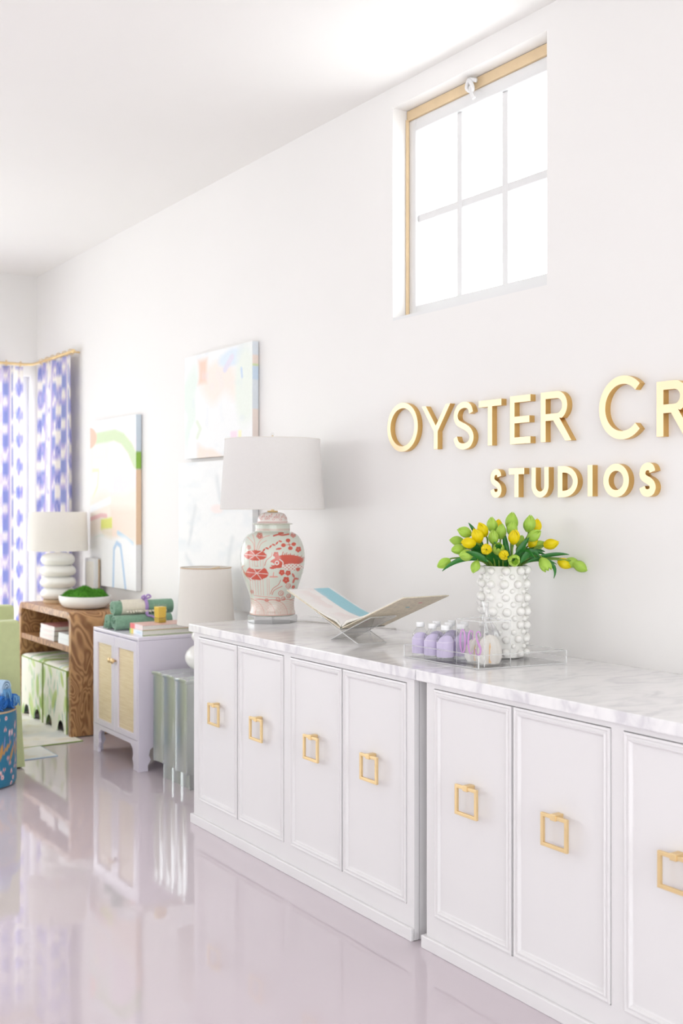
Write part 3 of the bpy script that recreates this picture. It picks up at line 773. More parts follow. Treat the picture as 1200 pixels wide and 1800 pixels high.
for pts_, xa, xb in (([(SY - 0.115, ZC + 0.0035), (SY - 0.02, SZ - 0.012), (SY + 0.02, SZ + 0.002), ex], -0.445, -0.315), ([(SY + 0.085, ZC + 0.0035), (SY + 0.02, SZ - 0.014), (SY - 0.02, SZ + 0.002), ex2], -0.440, -0.320)):
    for xx in (xa - .001, xb + .001): MB().tube([(xx, p[0], p[1]) for p in pts_], .0022, 6).build('edge_highlight', 'acrylic_highlight', st)  # pale strips added as highlights along the sheet edges
    for p in (pts_[0], pts_[-1]): MB().tube([(xa, p[0], p[1]), (xb, p[0], p[1])], .0024, 6).build('edge_highlight', 'acrylic_highlight', st)
bk = thing('open_book', 'large open art book with a blue banded page lying on the acrylic stand', 'book', (-0.345, SY, SZ + 0.01))
BX0, BX1 = -0.452, -0.238
UP = 0.0075
def wing_slab(name, mt, d, L0, L1, o0, o1, parent, x0=BX0, x1=BX1, curve=0.0, label=None):
    l = math.hypot(*d); ty, tz = d[0] / l, d[1] / l
    ny, nz = (-tz, ty) if ty > 0 else (tz, -ty)
    n = 12; lo = []; hi = []
    for i in range(n + 1):
        q = L0 + (L1 - L0) * i / n
        h = curve * math.exp(-((q - L0) / 0.10) ** 2 * 1.0) * (1 - math.exp(-(q / 0.02) ** 1.5))
        by, bz = SY + ty * q, SZ + UP + tz * q
        lo.append((by + ny * (o0 + h * .6), bz + nz * (o0 + h * .6))); hi.append((by + ny * (o1 + h), bz + nz * (o1 + h)))
    b = MB().prism([lo + hi[::-1]], lambda a, c, e: (e, a, c), x0, x1)
    return b.build(name, mt, parent, label)
def cover_paint(n): pass
cov_m = mat('floral_cover', (238, 224, 200), 0.5, noise=(70, 0.25))
dk = mat('spine_cloth', (34, 66, 58), 0.7, noise=(30, 0.1))
wing_slab('cover', cov_m, WL, 0.004, 0.435, 0.0, 0.003, bk)
wing_slab('cover', cov_m, WR, 0.004, 0.440, 0.0, 0.003, bk)
MB().tube([(BX0 + .001, SY, SZ + UP + 0.003), (BX1 - .001, SY, SZ + UP + 0.003)], 0.0045, 10).build('spine', dk, bk)
wing_slab('page_block', 'paper', WL, 0.008, 0.425, 0.0032, 0.0085, bk, BX0 + .004, BX1 - .004, curve=0.018)
wing_slab('page_block', 'paper', WR, 0.008, 0.430, 0.0032, 0.0075, bk, BX0 + .004, BX1 - .004, curve=0.018)
# printed top page on the left wing
def page_pt(s, q):
    l = math.hypot(*WL); ty, tz = WL[0] / l, WL[1] / l; ny, nz = -tz, ty
    L_ = 0.008 + s * 0.417; h = 0.018 * math.exp(-((L_ - 0.008) / 0.10) ** 2) * (1 - math.exp(-(L_ / 0.02) ** 1.5)) + 0.0092
    return (BX0 + .004 + q * (BX1 - BX0 - .008), SY + ty * L_ + ny * h, SZ + UP + tz * L_ + nz * h)
b = MB().grid(60, 40, page_pt); s_, q_ = np.meshgrid(np.linspace(0, 1, 60), np.linspace(0, 1, 40), indexing='ij'); s_, q_ = s_.ravel(), q_.ravel()
c = base_col(len(s_), (244, 240, 238)); c = lay(c, rect(s_, q_, .12, .99, .58, .97, .02), (160, 208, 220))
c = lay(c, rect(s_, q_, .1, .99, .2, .58, .2) * (vnoise(s_ * 8, q_ * 6, 2) > .55), (238, 224, 222), .6)
b.c = c; b.build('printed_page', 'vcol_matte', bk, 'white page with a sky blue band', recalc=False)
for (yy, col_) in ((.05, (120, 200, 220)), (.10, (230, 120, 150)), (.16, (235, 205, 90)), (.30, (120, 200, 220)), (.36, (230, 120, 150))):
    l = math.hypot(*WR); ty, tz = WR[0] / l, WR[1] / l; ny, nz = (tz, -ty)
    mm = mat('cover_dot', col_, 0.5, noise=(20, 0.05)); p = (SY + ty * yy, SZ + UP + tz * yy)
    MB().box(BX0 + .02 + yy * .3, BX0 + .035 + yy * .3, p[0] - .004, p[0] + .004, p[1] - .0012, p[1] + .0).build('cover_print', mm, bk)

# ================================================================== acrylic tray, bottles, treat box
TA, TB, TC = Vector((-0.504, 3.170)), Vector((-0.484, 2.790)), Vector((-0.140, 2.735))
TD = TA + TC - TB
tray = thing('serving_tray', 'clear acrylic tray under the lilac bottles and knobbly vase', 'tray', ((TA.x + TC.x) / 2, (TA.y + TC.y) / 2, ZC))
MB().prism([[tuple(TA), tuple(TB), tuple(TC), tuple(TD)]], lambda a, c_, d: (a, c_, d), ZC + .0002, ZC + 0.005).build('tray_bottom', 'acrylic', tray)
cen = (TA + TC) / 2
for p, q in ((TA, TB), (TB, TC), (TC, TD), (TD, TA)):
    d = (q - p).normalized(); n = Vector((-d.y, d.x)); n = n if n.dot(cen - p) > 0 else -n
    pp, qq = p, q
    lp = [tuple(pp), tuple(qq), tuple(qq + n * .004 - d * .004), tuple(pp + n * .004 + d * .004)]
    MB().prism([lp], lambda a, c_, e: (a, c_, e), ZC + 0.0052, ZC + 0.0458).build('tray_side', 'acrylic', tray)
    MB().prism([lp], lambda a, c_, e: (a, c_, e), ZC + 0.0460, ZC + 0.0480).build('edge_highlight', 'acrylic_highlight', tray)  # pale rim strip painted as the tray's edge highlight
    MB().tube([(p.x, p.y, ZC + .003), (q.x, q.y, ZC + .003)], .0022, 6).build('edge_highlight', 'acrylic_highlight', tray)
    MB().tube([(p.x, p.y, ZC + .005), (p.x, p.y, ZC + .046)], .0022, 6).build('edge_highlight', 'acrylic_highlight', tray)
ZB = ZC + 0.0055
def bottle():
    t = thing('water_bottle', 'x', 'bottle', (0, 0, 0), 'lilac labelled bottles on the tray')
    pr_ = [(0.026, 0.0), (0.0295, 0.004), (0.0295, 0.068), (0.0285, 0.075), (0.0235, 0.088), (0.0165, 0.098), (0.0125, 0.102), (0.0125, 0.106)]
    MB().lathe(catmull(pr_, 3), 24).build('bottle_body', 'pet', t, smooth=True)
    MB().lathe([(0.0140, 0.1062), (0.0145, 0.107), (0.0145, 0.121), (0.0135, 0.123)], 20).build('cap', 'cap', t, smooth='auto')
    MB().lathe([(0.0138, 0.103), (0.0142, 0.1035), (0.0142, 0.1055), (0.0138, 0.106)], 20).build('neck_ring', 'pet', t)
    def lab(s, q):
        a = 2 * PI * s; z = 0.014 + q * 0.050
        return (0.0299 * math.cos(a), 0.0299 * math.sin(a), z)
    MB().grid(32, 3, lab, wrap=True).build('label_wrap', 'lilac', t, smooth=True)
    def dome(s, q):
        a = PI + .2 + (s - .5) * 2.4; hi = 0.068 + 0.021 * math.sqrt(max(0, 1 - (2 * s - 1) ** 2)); z = 0.067 + q * (hi - 0.067)
        r = 0.0299 if z < .068 else 0.0299 - (z - .068) * .33
        return (r * math.cos(a), r * math.sin(a), z)
    MB().grid(20, 6, dome).build('label_dome', 'lilac', t, smooth=True)
    MB().grid(32, 2, lambda s, q: (0.02985 * math.cos(2 * PI * s), 0.02985 * math.sin(2 * PI * s), 0.0642 + q * .0025), wrap=True).build('label_band', 'lilac_pale', t, smooth=True)
    return t
b0 = bottle()
spots = [(-0.464, 3.128, 'front row, farthest from the treat box'), (-0.462, 3.062, 'front row, in the middle'), (-0.460, 2.994, 'front row, right beside the treat box'),
         (-0.396, 3.122, 'middle row, farthest from the treat box'), (-0.394, 3.056, 'middle row, in the middle'), (-0.392, 2.990, 'middle row, just behind the treat box edge'),
         (-0.329, 3.118, 'back row, farther from the vase'), (-0.326, 3.052, 'back row, next to the knobbly vase')]
for i, (x, y, w) in enumerate(spots):
    o = b0 if i == 0 else copy_tree(b0)
    o.location = (x, y, ZB); o.rotation_euler = (0, 0, 0.75 + (i % 3) * .1)
    o['label'] = 'lilac labelled clear bottle on the tray, ' + w
BXA = (-0.445, -0.330, 2.806, 2.950)      # box x0 x1 y0 y1
bx = thing('treat_box', 'clear acrylic box with orchid pink letters on the tray', 'box', ((BXA[0] + BXA[1]) / 2, (BXA[2] + BXA[3]) / 2, ZB))
x0, x1, y0, y1 = BXA; H = 0.146; th = 0.0035
MB().box(x0, x1, y0, y1, ZB, ZB + th).build('box_bottom', 'acrylic', bx)
for q in ((x0, x0 + th, y0, y1), (x1 - th, x1, y0, y1), (x0 + th + .0003, x1 - th - .0003, y0, y0 + th), (x0 + th + .0003, x1 - th - .0003, y1 - th, y1)):
    MB().box(*q, ZB + th + .0003, ZB + H).build('box_side', 'acrylic', bx)
e = MB()
for xx, yy in ((x0, y0), (x0, y1), (x1, y0), (x1, y1)):
    e.box(xx - .0012, xx + .0012, yy - .0012, yy + .0012, ZB, ZB + H)
for (p, q) in (((x0, y0), (x1, y0)), ((x1, y0), (x1, y1)), ((x1, y1), (x0, y1)), ((x0, y1), (x0, y0))):
    e.box(min(p[0], q[0]) - .001, max(p[0], q[0]) + .001, min(p[1], q[1]) - .001, max(p[1], q[1]) + .001, ZB + H, ZB + H + .003)
e.build('edge_highlight', 'acrylic_highlight', bx)  # whitish strips stand in for highlights on the box edges
# tall seriffed letters on the face towards the room
def put_letter(loops, yl, zb, sx=1):
    MB().prism(loops, lambda a, c_, d: (d, yl - a, zb + c_), x0 - 0.0012, x0 - 0.0004).build('box_letter', 'orchid', bx)
def thickO(w, h, kx, ky): return [arc(w / 2, h / 2, w / 2, h / 2, 0, 360, 40)[:-1], arc(w / 2, h / 2, w / 2 - kx, h / 2 - ky, 0, 360, 40)[:-1]]
LH = 0.082; LZ = ZB + 0.034
put_letter(thickO(0.034, LH, 0.0085, 0.0035), y1 - 0.016, LZ)
out = arc(.017, LH / 2, .017, LH / 2, 42, 318, 40); inn = arc(.019, LH / 2, .0105, LH / 2 - .0035, 318, 42, 40)
put_letter([out + inn], y1 - 0.058, LZ)
put_letter([[(.026, LH * .60), (.0285, LH * .60), (.0285, LH * .98), (.026, LH * .98)]], y1 - 0.058, LZ)
sp_ = catmull([(.028, LH * .80), (.022, LH * .95), (.013, LH * .97), (.005, LH * .85), (.008, LH * .66), (.020, LH * .42), (.027, LH * .25), (.022, LH * .06), (.012, LH * .03), (.004, LH * .10), (.001, LH * .26)], 5)
ws = [0.004 + 0.006 * math.exp(-((i / len(sp_) - .5) / .16) ** 2) for i in range(len(sp_))]
A_, B_ = [], []
for i, p in enumerate(sp_):
    p0, p1 = sp_[max(0, i - 1)], sp_[min(len(sp_) - 1, i + 1)]; dx, dy = p1[0] - p0[0], p1[1] - p0[1]; l = math.hypot(dx, dy) + 1e-9
    A_.append((p[0] - dy / l * ws[i] / 2, p[1] + dx / l * ws[i] / 2)); B_.append((p[0] + dy / l * ws[i] / 2, p[1] - dx / l * ws[i] / 2))
put_letter([A_ + B_[::-1]], y1 - 0.099, LZ)
# pleated wrapped biscuits inside the box
def treat(cx, cy, r, h, label, rot):
    t = thing('wrapped_biscuit', label, 'biscuit', (cx, cy, ZB + th + .0005), 'wrapped biscuits in the clear box')
    def f(s, q):
        a = 2 * PI * s; z = q * h
        prof = (1 - (q ** 3)) ** .45 if q < 1 else 0.02
        pl = 1 + .05 * math.sin(a * 11) * (1 - q * .5)
        rr = r * (0.78 + 0.22 * min(1, q * 5)) * max(.03, prof) * pl
        slit = 1 - .30 * math.exp(-((math.sin((a - rot) / 2)) / .10) ** 2)
        return (cx + rr * slit * 1.25 * math.cos(a), cy + rr * slit * .9 * math.sin(a), ZB + th + .0005 + z)
    MB().grid(80, 16, f, wrap=True).build('wrapper', 'treat', t, smooth=True)
    px, py = cx + r * .73 * math.cos(rot), cy + r * .73 * .9 * math.sin(rot)
    MB().prism([[(-.004, 0.004), (.004, .004), (.0025, h * .6), (0, h * .75), (-.0025, h * .6)]], lambda a, c_, d: (px + d * math.cos(rot) - a * math.sin(rot), py + d * math.sin(rot) + a * math.cos(rot), ZB + th + c_), -.003, .003).build('filling', 'peach', t)
treat(-0.388, 2.845, 0.037, 0.096, 'pleated white wrapped biscuit with peach slit near the box corner', -2.2)
treat(-0.388, 2.913, 0.036, 0.078, 'pleated white wrapped biscuit behind the orchid pink letters', -2.4)
cl = MB(); cx, cy = -0.352, 2.895
def cel(s, q):
    a = 2 * PI * s; z = ZB + 0.090 + q * 0.115
    r = (0.012 + 0.030 * math.exp(-((q - .0) / .35) ** 2) + .012 * max(0, q - .6) * 2.2) * (1 + .25 * math.sin(a * 5 + q * 3))
    return (cx - .006 * q + r * .6 * math.cos(a), cy + .02 * q * q + r * math.sin(a), z)
bag = thing('cellophane_bag', 'gathered clear cellophane bag rising from the treat box', 'bag', (cx, cy, ZB + th + .0005))
cl.grid(40, 10, cel, wrap=True).build('gathered_top', 'cello', bag, smooth=True)
MB().lathe([(0.0001, ZB + th + .0006), (.012, ZB + th + .0006), (.014, ZB + .03), (.018, ZB + .06), (.020, ZB + .09)], 18, (cx, cy), close=False).build('bag_body', 'cello', bag, smooth=True)

# ================================================================== knobbly vase and the tulips
VC = (-0.215, 2.968); VR = 0.0755; ZT_ = 1.236
vase = thing('knobbly_vase', 'white ceramic cylinder vase covered in round knobs', 'vase', (VC[0], VC[1], ZB))
MB().lathe([(0.060, ZB), (0.070, ZB + .003), (VR, ZB + .012), (VR, ZT_ - .003), (VR - .002, ZT_), (VR - .006, ZT_ - .002), (VR - .006, ZB + .012), (0.0001, ZB + .010)], 64, VC).build('vase_body', 'matte_ceramic', vase, smooth='auto')
kn = MB().sphere((0, 0, 0), 1.0, 14, 9).mesh(smooth=True); kn.materials.append(M['matte_ceramic']); kn.name = 'knob'
nrow = 13
for j in range(nrow):
    z = ZB + 0.020 + j * (ZT_ - ZB - 0.034) / (nrow - 1)
    big = j % 2 == 0
    for i in range(10):
        r = (0.0150 if big else 0.0092) * random.uniform(.85, 1.12)
        a = 2 * PI * (i + (0.5 if big else 0.05) + random.uniform(-.12, .12)) / 10
        R_ = VR + r * .45
        instance('knob', kn, vase, Vector((VC[0] + R_ * math.cos(a), VC[1] + R_ * math.sin(a), z + random.uniform(-.002, .002))) - ORG[vase], scale=r)

def petal_mesh(L, R, open_, width):
    def f(s, q):
        a = (s - .5) * width * (1 - .55 * q ** 3)
        r = R * (math.sin(min(1, (q * .88 + .10)) * PI) ** .75) + open_ * R * q * q
        z = L * q - (0 if q < .5 else .10 * L * ((s - .5) * 2) ** 2 * (q - .5) * 2)
        r *= 1 + .05 * math.cos((s - .5) * 2 * PI)
        return (r * math.cos(a), r * math.sin(a), z)
    return MB().grid(7, 9, f).mesh(smooth=True, recalc=False)
PET = {}
for key, col_, op in (('y', 'tul_y', 0.0), ('g', 'tul_g', 0.0), ('go', 'tul_g', 0.55)):
    me = petal_mesh(0.056, 0.0200, op, 1.75); me.materials.append(M[col_]); me.name = 'petal'; PET[key] = me
DVASE = 3.925
TUL = [ # kind, pixel u, v of the bloom centre, depth offset (m), pointing (du, dv, toward-viewer), scale, label
 ('g', 779.5, 990.5, -.03, (-1.0, .55, .2), .95, 'green tulip at the far left end, drooping'),
 ('g', 815.5, 935, .00, (-.8, -.35, .2), 1.0, 'green tulip upper left, above the leftmost yellow bloom'),
 ('g', 802, 951, .06, (-1, .0, 0), .9, 'green tulip second from the left edge, half behind'),
 ('g', 805, 966, -.02, (-1, .1, .3), .95, 'green tulip left, just above the lowest left pair'),
 ('g', 818.5, 976, -.06, (-1, .1, .5), 1.05, 'green tulip left, in front under the yellow group'),
 ('g', 835, 997, -.07, (-.4, .9, .3), .85, 'green tulip hanging over the left side of the vase rim'),
 ('g', 865, 922, .03, (-.05, -1, .1), 1.0, 'green upright tulip left of the tallest bloom'),
 ('g', 880.5, 934, .00, (.05, -1, .2), 1.0, 'green upright tulip between the two left upright ones'),
 ('g', 867, 944, -.03, (-.1, -1, .3), .95, 'green tulip below the left upright bloom'),
 ('g', 899.5, 917, .04, (.1, -1, .1), 1.2, 'tallest green tulip at the top centre'),
 ('g', 900, 929, -.01, (.05, -1, .3), 1.0, 'green tulip directly under the tallest bloom'),
 ('g', 930, 920.5, .02, (.1, -1, .1), 1.12, 'large green upright tulip at the upper right'),
 ('g', 939, 941, -.02, (.6, -.5, .3), 1.0, 'green tulip right, below the large upright one'),
 ('g', 914, 951, .02, (.3, -.8, .2), .85, 'green tulip behind the central yellow bloom'),
 ('go', 876, 966, -.06, (-.1, -.5, .7), .95, 'opening green tulip between the two front yellow blooms'),
 ('go', 903, 985, -.10, (.0, .1, 1), .95, 'opening green tulip facing front at the vase rim'),
 ('go', 957, 992, -.07, (.4, .8, .5), .95, 'opening green tulip drooping right of the vase rim'),
 ('g', 1007, 989, .00, (.9, .35, .3), .95, 'green tulip next to the far right end'),
 ('g', 1020, 996, -.02, (.9, .55, .2), 1.0, 'green tulip at the far right end, drooping'),
 ('g', 948, 957, .03, (.8, -.3, .1), .8, 'green tulip tucked behind the right yellow bloom'),
 ('y', 847.5, 931, .00, (-.5, -.9, .2), 1.0, 'yellow tulip upper left, pointing up'),
 ('y', 838, 941, -.04, (-.4, -.8, .4), 1.08, 'yellow tulip left, overlapping the upper left yellow one'),
 ('y', 822.5, 954.5, -.06, (-1, -.1, .4), 1.0, 'leftmost yellow tulip, lying sideways'),
 ('y', 854.5, 965.5, -.10, (-.1, .0, 1), .98, 'yellow tulip seen end on, front left'),
 ('y', 885.5, 976, -.11, (.05, .1, 1), .9, 'yellow tulip seen end on, front centre at the rim'),
 ('y', 903, 943.5, -.06, (0, -.8, .5), 1.05, 'yellow tulip in the centre below the tallest green'),
 ('y', 875, 926, .07, (.2, -1, 0), .95, 'yellow tulip half hidden behind the left upright greens'),
 ('y', 942.5, 924, .07, (.2, -1, 0), .95, 'yellow tulip half hidden behind the large right upright green'),
 ('y', 968.5, 956, -.01, (1, -.25, .2), 1.0, 'yellow tulip on the right, pointing sideways'),
 ('y', 992, 991, .00, (.8, .4, .2), .95, 'yellow tulip low on the right between drooping greens'),
 ('y', 936.5, 954.5, .02, (.4, -.3, .2), .75, 'small yellow tulip tucked in right of centre')]
RIGHT = Vector((CS, -SN, 0)); FWD = Vector((SN, CS, 0)); UPV = Vector((0, 0, 1))
def leaf_mesh(p0, p1, p2, p3, wid):
    pts = []
    for i in range(11):
        t = i / 10; pts.append(p0 * (1 - t) ** 3 + 3 * p1 * t * (1 - t) ** 2 + 3 * p2 * t * t * (1 - t) + p3 * t ** 3)
    b = MB(); vs = []
    for i, p in enumerate(pts):
        t = (pts[min(10, i + 1)] - pts[max(0, i - 1)]).normalized(); sd = t.cross(FWD + UPV * .5).normalized(); nn = sd.cross(t)
        w = wid * (math.sin(PI * (i / 10) ** .8) ** .8 if 0 < i < 10 else .06) + .0005
        for k in (-1, -.5, 0, .5, 1): vs.append(p + sd * w * k + nn * w * .45 * (abs(k)))
    fs = [(i * 5 + k, i * 5 + k + 1, (i + 1) * 5 + k + 1, (i + 1) * 5 + k) for i in range(10) for k in range(4)]
    return b.add(vs, fs)
for i, (kd, u, v, dz, dr, sc, lb) in enumerate(TUL):
    ctr = at_depth(u, v, DVASE + dz)
    d = (RIGHT * dr[0] - UPV * dr[1] - FWD * dr[2]).normalized()
    base = ctr - d * 0.027 * sc
    t = thing('tulip', lb + ' in the knobbly vase', 'tulip', tuple(base), 'tulips in the knobbly vase')
    q = d.to_track_quat('Z', 'Y'); rz = random.uniform(0, 2 * PI)
    for k in range(6):
        o = instance('petal', PET[kd], t); s = sc * (1.0 if k % 2 else .95)
        o.rotation_mode = 'QUATERNION'; o.rotation_quaternion = q @ Matrix.Rotation(rz + k * PI / 3, 3, 'Z').to_quaternion(); o.scale = (s * .98, s * .98, s * random.uniform(.94, 1.04))
    hor = Vector((base.x - VC[0], base.y - VC[1], 0)); hl = hor.length
    rim = Vector((VC[0], VC[1], ZT_ - .01)) + (hor.normalized() * min(hl, 0.052) if hl > 1e-4 else Vector((0, 0, 0)))
    root = Vector((VC[0], VC[1], ZT_ - .16)) + hor.normalized() * min(hl, .03)
    mid = rim + (base - rim) * .5 + Vector((0, 0, .02 if hl > .06 else 0))
    pts = catmull([tuple(root), tuple(rim), tuple(mid), tuple(base - d * .012), tuple(base + d * .002)], 5)
    MB().tube(pts, 0.0030, 7).build('stem', 'stem', t, smooth=True)
    if i % 1 == 0 and hl > 0.0:
        rr = random.Random(i)
        out = (hor.normalized() if hl > .01 else Vector((1, 0, 0))); out = (out + Vector((rr.uniform(-.6, .6), rr.uniform(-.6, .6), 0))).normalized()
        L_ = rr.uniform(.07, .12)
        p0 = Vector((VC[0], VC[1], ZT_ - .03)) + out * .035
        p3 = p0 + out * L_ + UPV * (.05 + rr.uniform(.0, .06)); p1 = p0 + UPV * .05 + out * .01; p2 = p0 + out * L_ * .6 + UPV * (.09 + rr.uniform(-.02, .03))
        leaf_mesh(p0, p1, p2, p3, rr.uniform(.010, .016)).build('leaf', 'leaf', t, smooth=True, recalc=False)
# four long leaves that spill out at the sides, one on each of four tulips
TL = [o for o in COL.objects if o.name.startswith('tulip')]
def extra_leaf(idx, u0, v0, um, vm, u1, v1, dz, w):
    t = TL[idx]; Z = DVASE + dz
    p0, pm, p3 = at_depth(u0, v0, Z), at_depth(um, vm, Z - .01), at_depth(u1, v1, Z)
    leaf_mesh(p0, p0.lerp(pm, .7), pm.lerp(p3, .35), p3, w).build('leaf', 'leaf', t, smooth=True, recalc=False)
extra_leaf(0, 845, 985, 808, 976, 777, 1004, -.06, .010)
extra_leaf(4, 858, 988, 838, 975, 818, 970, -.08, .011)
extra_leaf(20, 850, 960, 832, 930, 823, 919, .03, .007)
extra_leaf(17, 930, 985, 975, 972, 1000, 975, -.02, .008)
extra_leaf(29, 935, 985, 985, 985, 973, 1017, -.03, .007)
extra_leaf(16, 915, 990, 935, 960, 948, 980, -.06, .013)
extra_leaf(16, 925, 990, 948, 976, 978, 992, -.04, .007)
extra_leaf(12, 905, 985, 918, 960, 930, 945, -.03, .012)
extra_leaf(10, 895, 988, 888, 960, 885, 930, .0, .010)
extra_leaf(24, 890, 990, 880, 970, 868, 952, -.05, .010)

# ================================================================== silver scalloped side table and the small lamp on it
TCX, TCY = -0.222, 5.305
def flute_profile(hw, n=3, depth=0.013, m=12):
    """square with n concave flutes on each side"""
    pts = []
    for sd in range(4):
        for f in range(n):
            for k in range(m):
                t = (f + k / m) / n; a = -hw + 2 * hw * t
                ph = (k / m); dd = depth * math.sin(PI * ph) ** .8 if 0 < ph < 1 else 0
                x, y = a, -hw + dd
                for _ in range(sd): x, y = -y, x
                pts.append((x, y))
    return pts
stb = thing('side_table', 'silver scalloped side table between the lavender and white cabinets', 'side table', (TCX, TCY, 0))
P = flute_profile(0.208)
MB().prism([[(TCX + a, TCY + c_) for a, c_ in P]], lambda a, c_, d: (a, c_, d), 0.085, 0.545).build('fluted_body', 'silver', stb, smooth='auto')
P2 = flute_profile(0.214)
MB().prism([[(TCX + a, TCY + c_) for a, c_ in P2]], lambda a, c_, d: (a, c_, d), 0.5455, 0.562).build('table_top', 'silver', stb, bevel=0.004, smooth='auto')
P3 = flute_profile(0.160)
MB().prism([[(TCX - 0.02 + a, TCY - .02 + c_) for a, c_ in P3]], lambda a, c_, d: (a, c_, d), 0.0, 0.0845).build('plinth', 'silver', stb, smooth='auto')
sl = thing('table_lamp', 'small lamp with stacked white ball base and beige shade on the silver table', 'lamp', (TCX, TCY, 0.562))
c2 = (TCX, TCY)
MB().lathe([(0.05, 0.5622), (0.052, 0.564), (0.052, 0.570), (0.05, 0.572)], 28, c2).build('foot', 'lime_dark', sl)
MB().sphere((TCX, TCY, 0.645), 0.110, 40, 20, sz=.70).build('ball', 'ceramic', sl, smooth=True)
MB().sphere((TCX, TCY, 0.757), 0.076, 40, 20, sz=.62).build('ball', 'ceramic', sl, smooth=True)
MB().tube([(TCX, TCY, 0.80), (TCX, TCY, 1.10)], 0.008, 10).build('lamp_neck', 'brass', sl)
sh = shade(c2, 0.152, 0.134, 0.822, 1.122).build('lamp_shade', 'shade_cream', sl, smooth='auto')
MB().lathe([(0.1342, 1.117), (0.1354, 1.118), (0.1354, 1.122), (0.1342, 1.1225)], 60, c2, close=False).build('shade_trim', 'oak', sh, smooth=True)
s3 = MB()
for k in range(3):
    a = k * 2 * PI / 3 + .5; s3.tube([(TCX, TCY, 1.110), (TCX + .132 * math.cos(a), TCY + .132 * math.sin(a), 1.116)], 0.002, 6)
s3.build('shade_spider', 'brass', sl)

# ================================================================== lavender cabinet with grasscloth doors
Y0, Y1, XL = 5.630, 6.300, -0.465
lc = thing('door_cabinet', 'lavender two door cabinet with grasscloth panels and brass knobs', 'cabinet', (-0.24, (Y0 + Y1) / 2, 0))
MB().box(XL + .018, -0.02, Y0 + .018, Y1 - .018, 0.165, 0.712).build('carcass', 'lav', lc)
MB().box(XL, -0.012, Y0, Y1, 0.7125, 0.731).build('cabinet_top', 'lav', lc, bevel=0.003)
def side_loop(a0, a1, zt):
    """panel with bracket feet: loop in (a, z)"""
    w = a1 - a0; f = 0.075
    L_ = [(a0, 0), (a0 + f * .75, 0), (a0 + f * .72, .03), (a0 + f * .95, .06), (a0 + f * .80, .085), (a0 + f * .9, .115), (a0 + f * 1.35, .138)]
    R_ = [(a1 - (p - a0), z) for p, z in L_[::-1]]
    return L_ + R_ + [(a1, zt), (a0, zt)]
for yy in ((Y0, Y0 + .0175), (Y1 - .0175, Y1)):
    MB().prism([side_loop(XL + .0005, -0.014, 0.712)], lambda a, c_, d: (a, d, c_), *yy).build('side_panel', 'lav', lc)
MB().prism([side_loop(Y0 + .018, Y1 - .018, 0.165)], lambda a, c_, d: (d, a, c_), XL + .0005, XL + .018).build('apron', 'lav', lc, bevel=0.002)
knob_me = MB().lathe([(0.006, 0), (0.006, .010), (0.013, .016), (0.016, .022), (0.013, .029), (0.0001, .031)], 20).mesh(smooth=True); knob_me.materials.append(M['brass'])
ym = 5.968
for (a, c_, ky) in ((Y0 + .020, ym - .0015, ym - .022), (ym + .0015, Y1 - .020, ym + .022)):
    o_ = [(a, 0.168), (c_, 0.168), (c_, 0.706), (a, 0.706)]; iw = 0.062
    i_ = [(a + iw * .75, 0.200), (c_ - iw * .75, 0.200), (c_ - iw * .75, 0.648), (a + iw * .75, 0.648)]
    d = MB().prism([o_, i_], lambda p, z, dd: (dd, p, z), XL - .002, XL + .0175).build('door', 'lav', lc, bevel=0.0015)
    MB().box(XL + .008, XL + .013, a + iw * .75 - .002, c_ - iw * .75 + .002, 0.199, 0.649).build('grasscloth_panel', 'grasscloth', d, 'woven straw coloured panel')
    k_ = instance('knob', knob_me, d, Vector((XL - .002, ky, 0.570)) - ORG[lc], rot=(0, -PI / 2, 0)); k_['label'] = 'round polished brass knob'
# rolled towels
def roll(name, label, cx0, cx1, y, z, r, m, group, turns=2.6, parent=None, band=None):
    t = thing(name, label, 'towel', ((cx0 + cx1) / 2, y, z - r), group)
    n = 110; th = r * .19; path = []
    for i in range(n):
        q = i / (n - 1); a = q * turns * 2 * PI + .8; rr = r * (.16 + .77 * q); path.append((rr * math.cos(a), rr * math.sin(a)))
    MB().prism([ribbon(path, th)], lambda a, c_, d: (d, y + a, z + c_), cx0, cx1).build('rolled_cloth', m, t, smooth='auto')
    MB().tube([(cx0 + .022, y, z), (cx1 - .022, y, z)], r * .9, 28).build('inner_layers', m, t, smooth='auto')
    if band:
        MB().lathe([(r * 1.015, band[0]), (r * 1.03, band[0] + .001), (r * 1.03, band[1] - .001), (r * 1.015, band[1])], 36, (0, 0), close=False)
        bb = MB(); seg = 36
        bb.grid(seg, 2, lambda s, q: (band[0] + q * (band[1] - band[0]), y + r * 1.02 * math.cos(2 * PI * s), z + r * 1.02 * math.sin(2 * PI * s)), wrap=True)
        bb.build('cream_band', 'cream_cloth', t, 'cream coloured band', smooth=True)
    return t
RT = 0.044; zt = 0.731 + RT + .001
GT = 'sage towels rolled on the lavender cabinet'
r1 = roll('rolled_towel', 'sage green rolled towel, lower one nearer the pink books', -0.440, -0.09, 6.045, zt, RT, 'green_cloth', GT)
r2 = roll('rolled_towel', 'sage green rolled towel, lower one toward the wooden console', -0.445, -0.10, 6.140, zt, RT, 'green_cloth', GT)
r3 = roll('rolled_towel', 'sage and cream rolled towel on top of the pile', -0.430, -0.06, 6.095, zt + .079, RT, 'green_cloth', GT, band=(-.385, -.225))
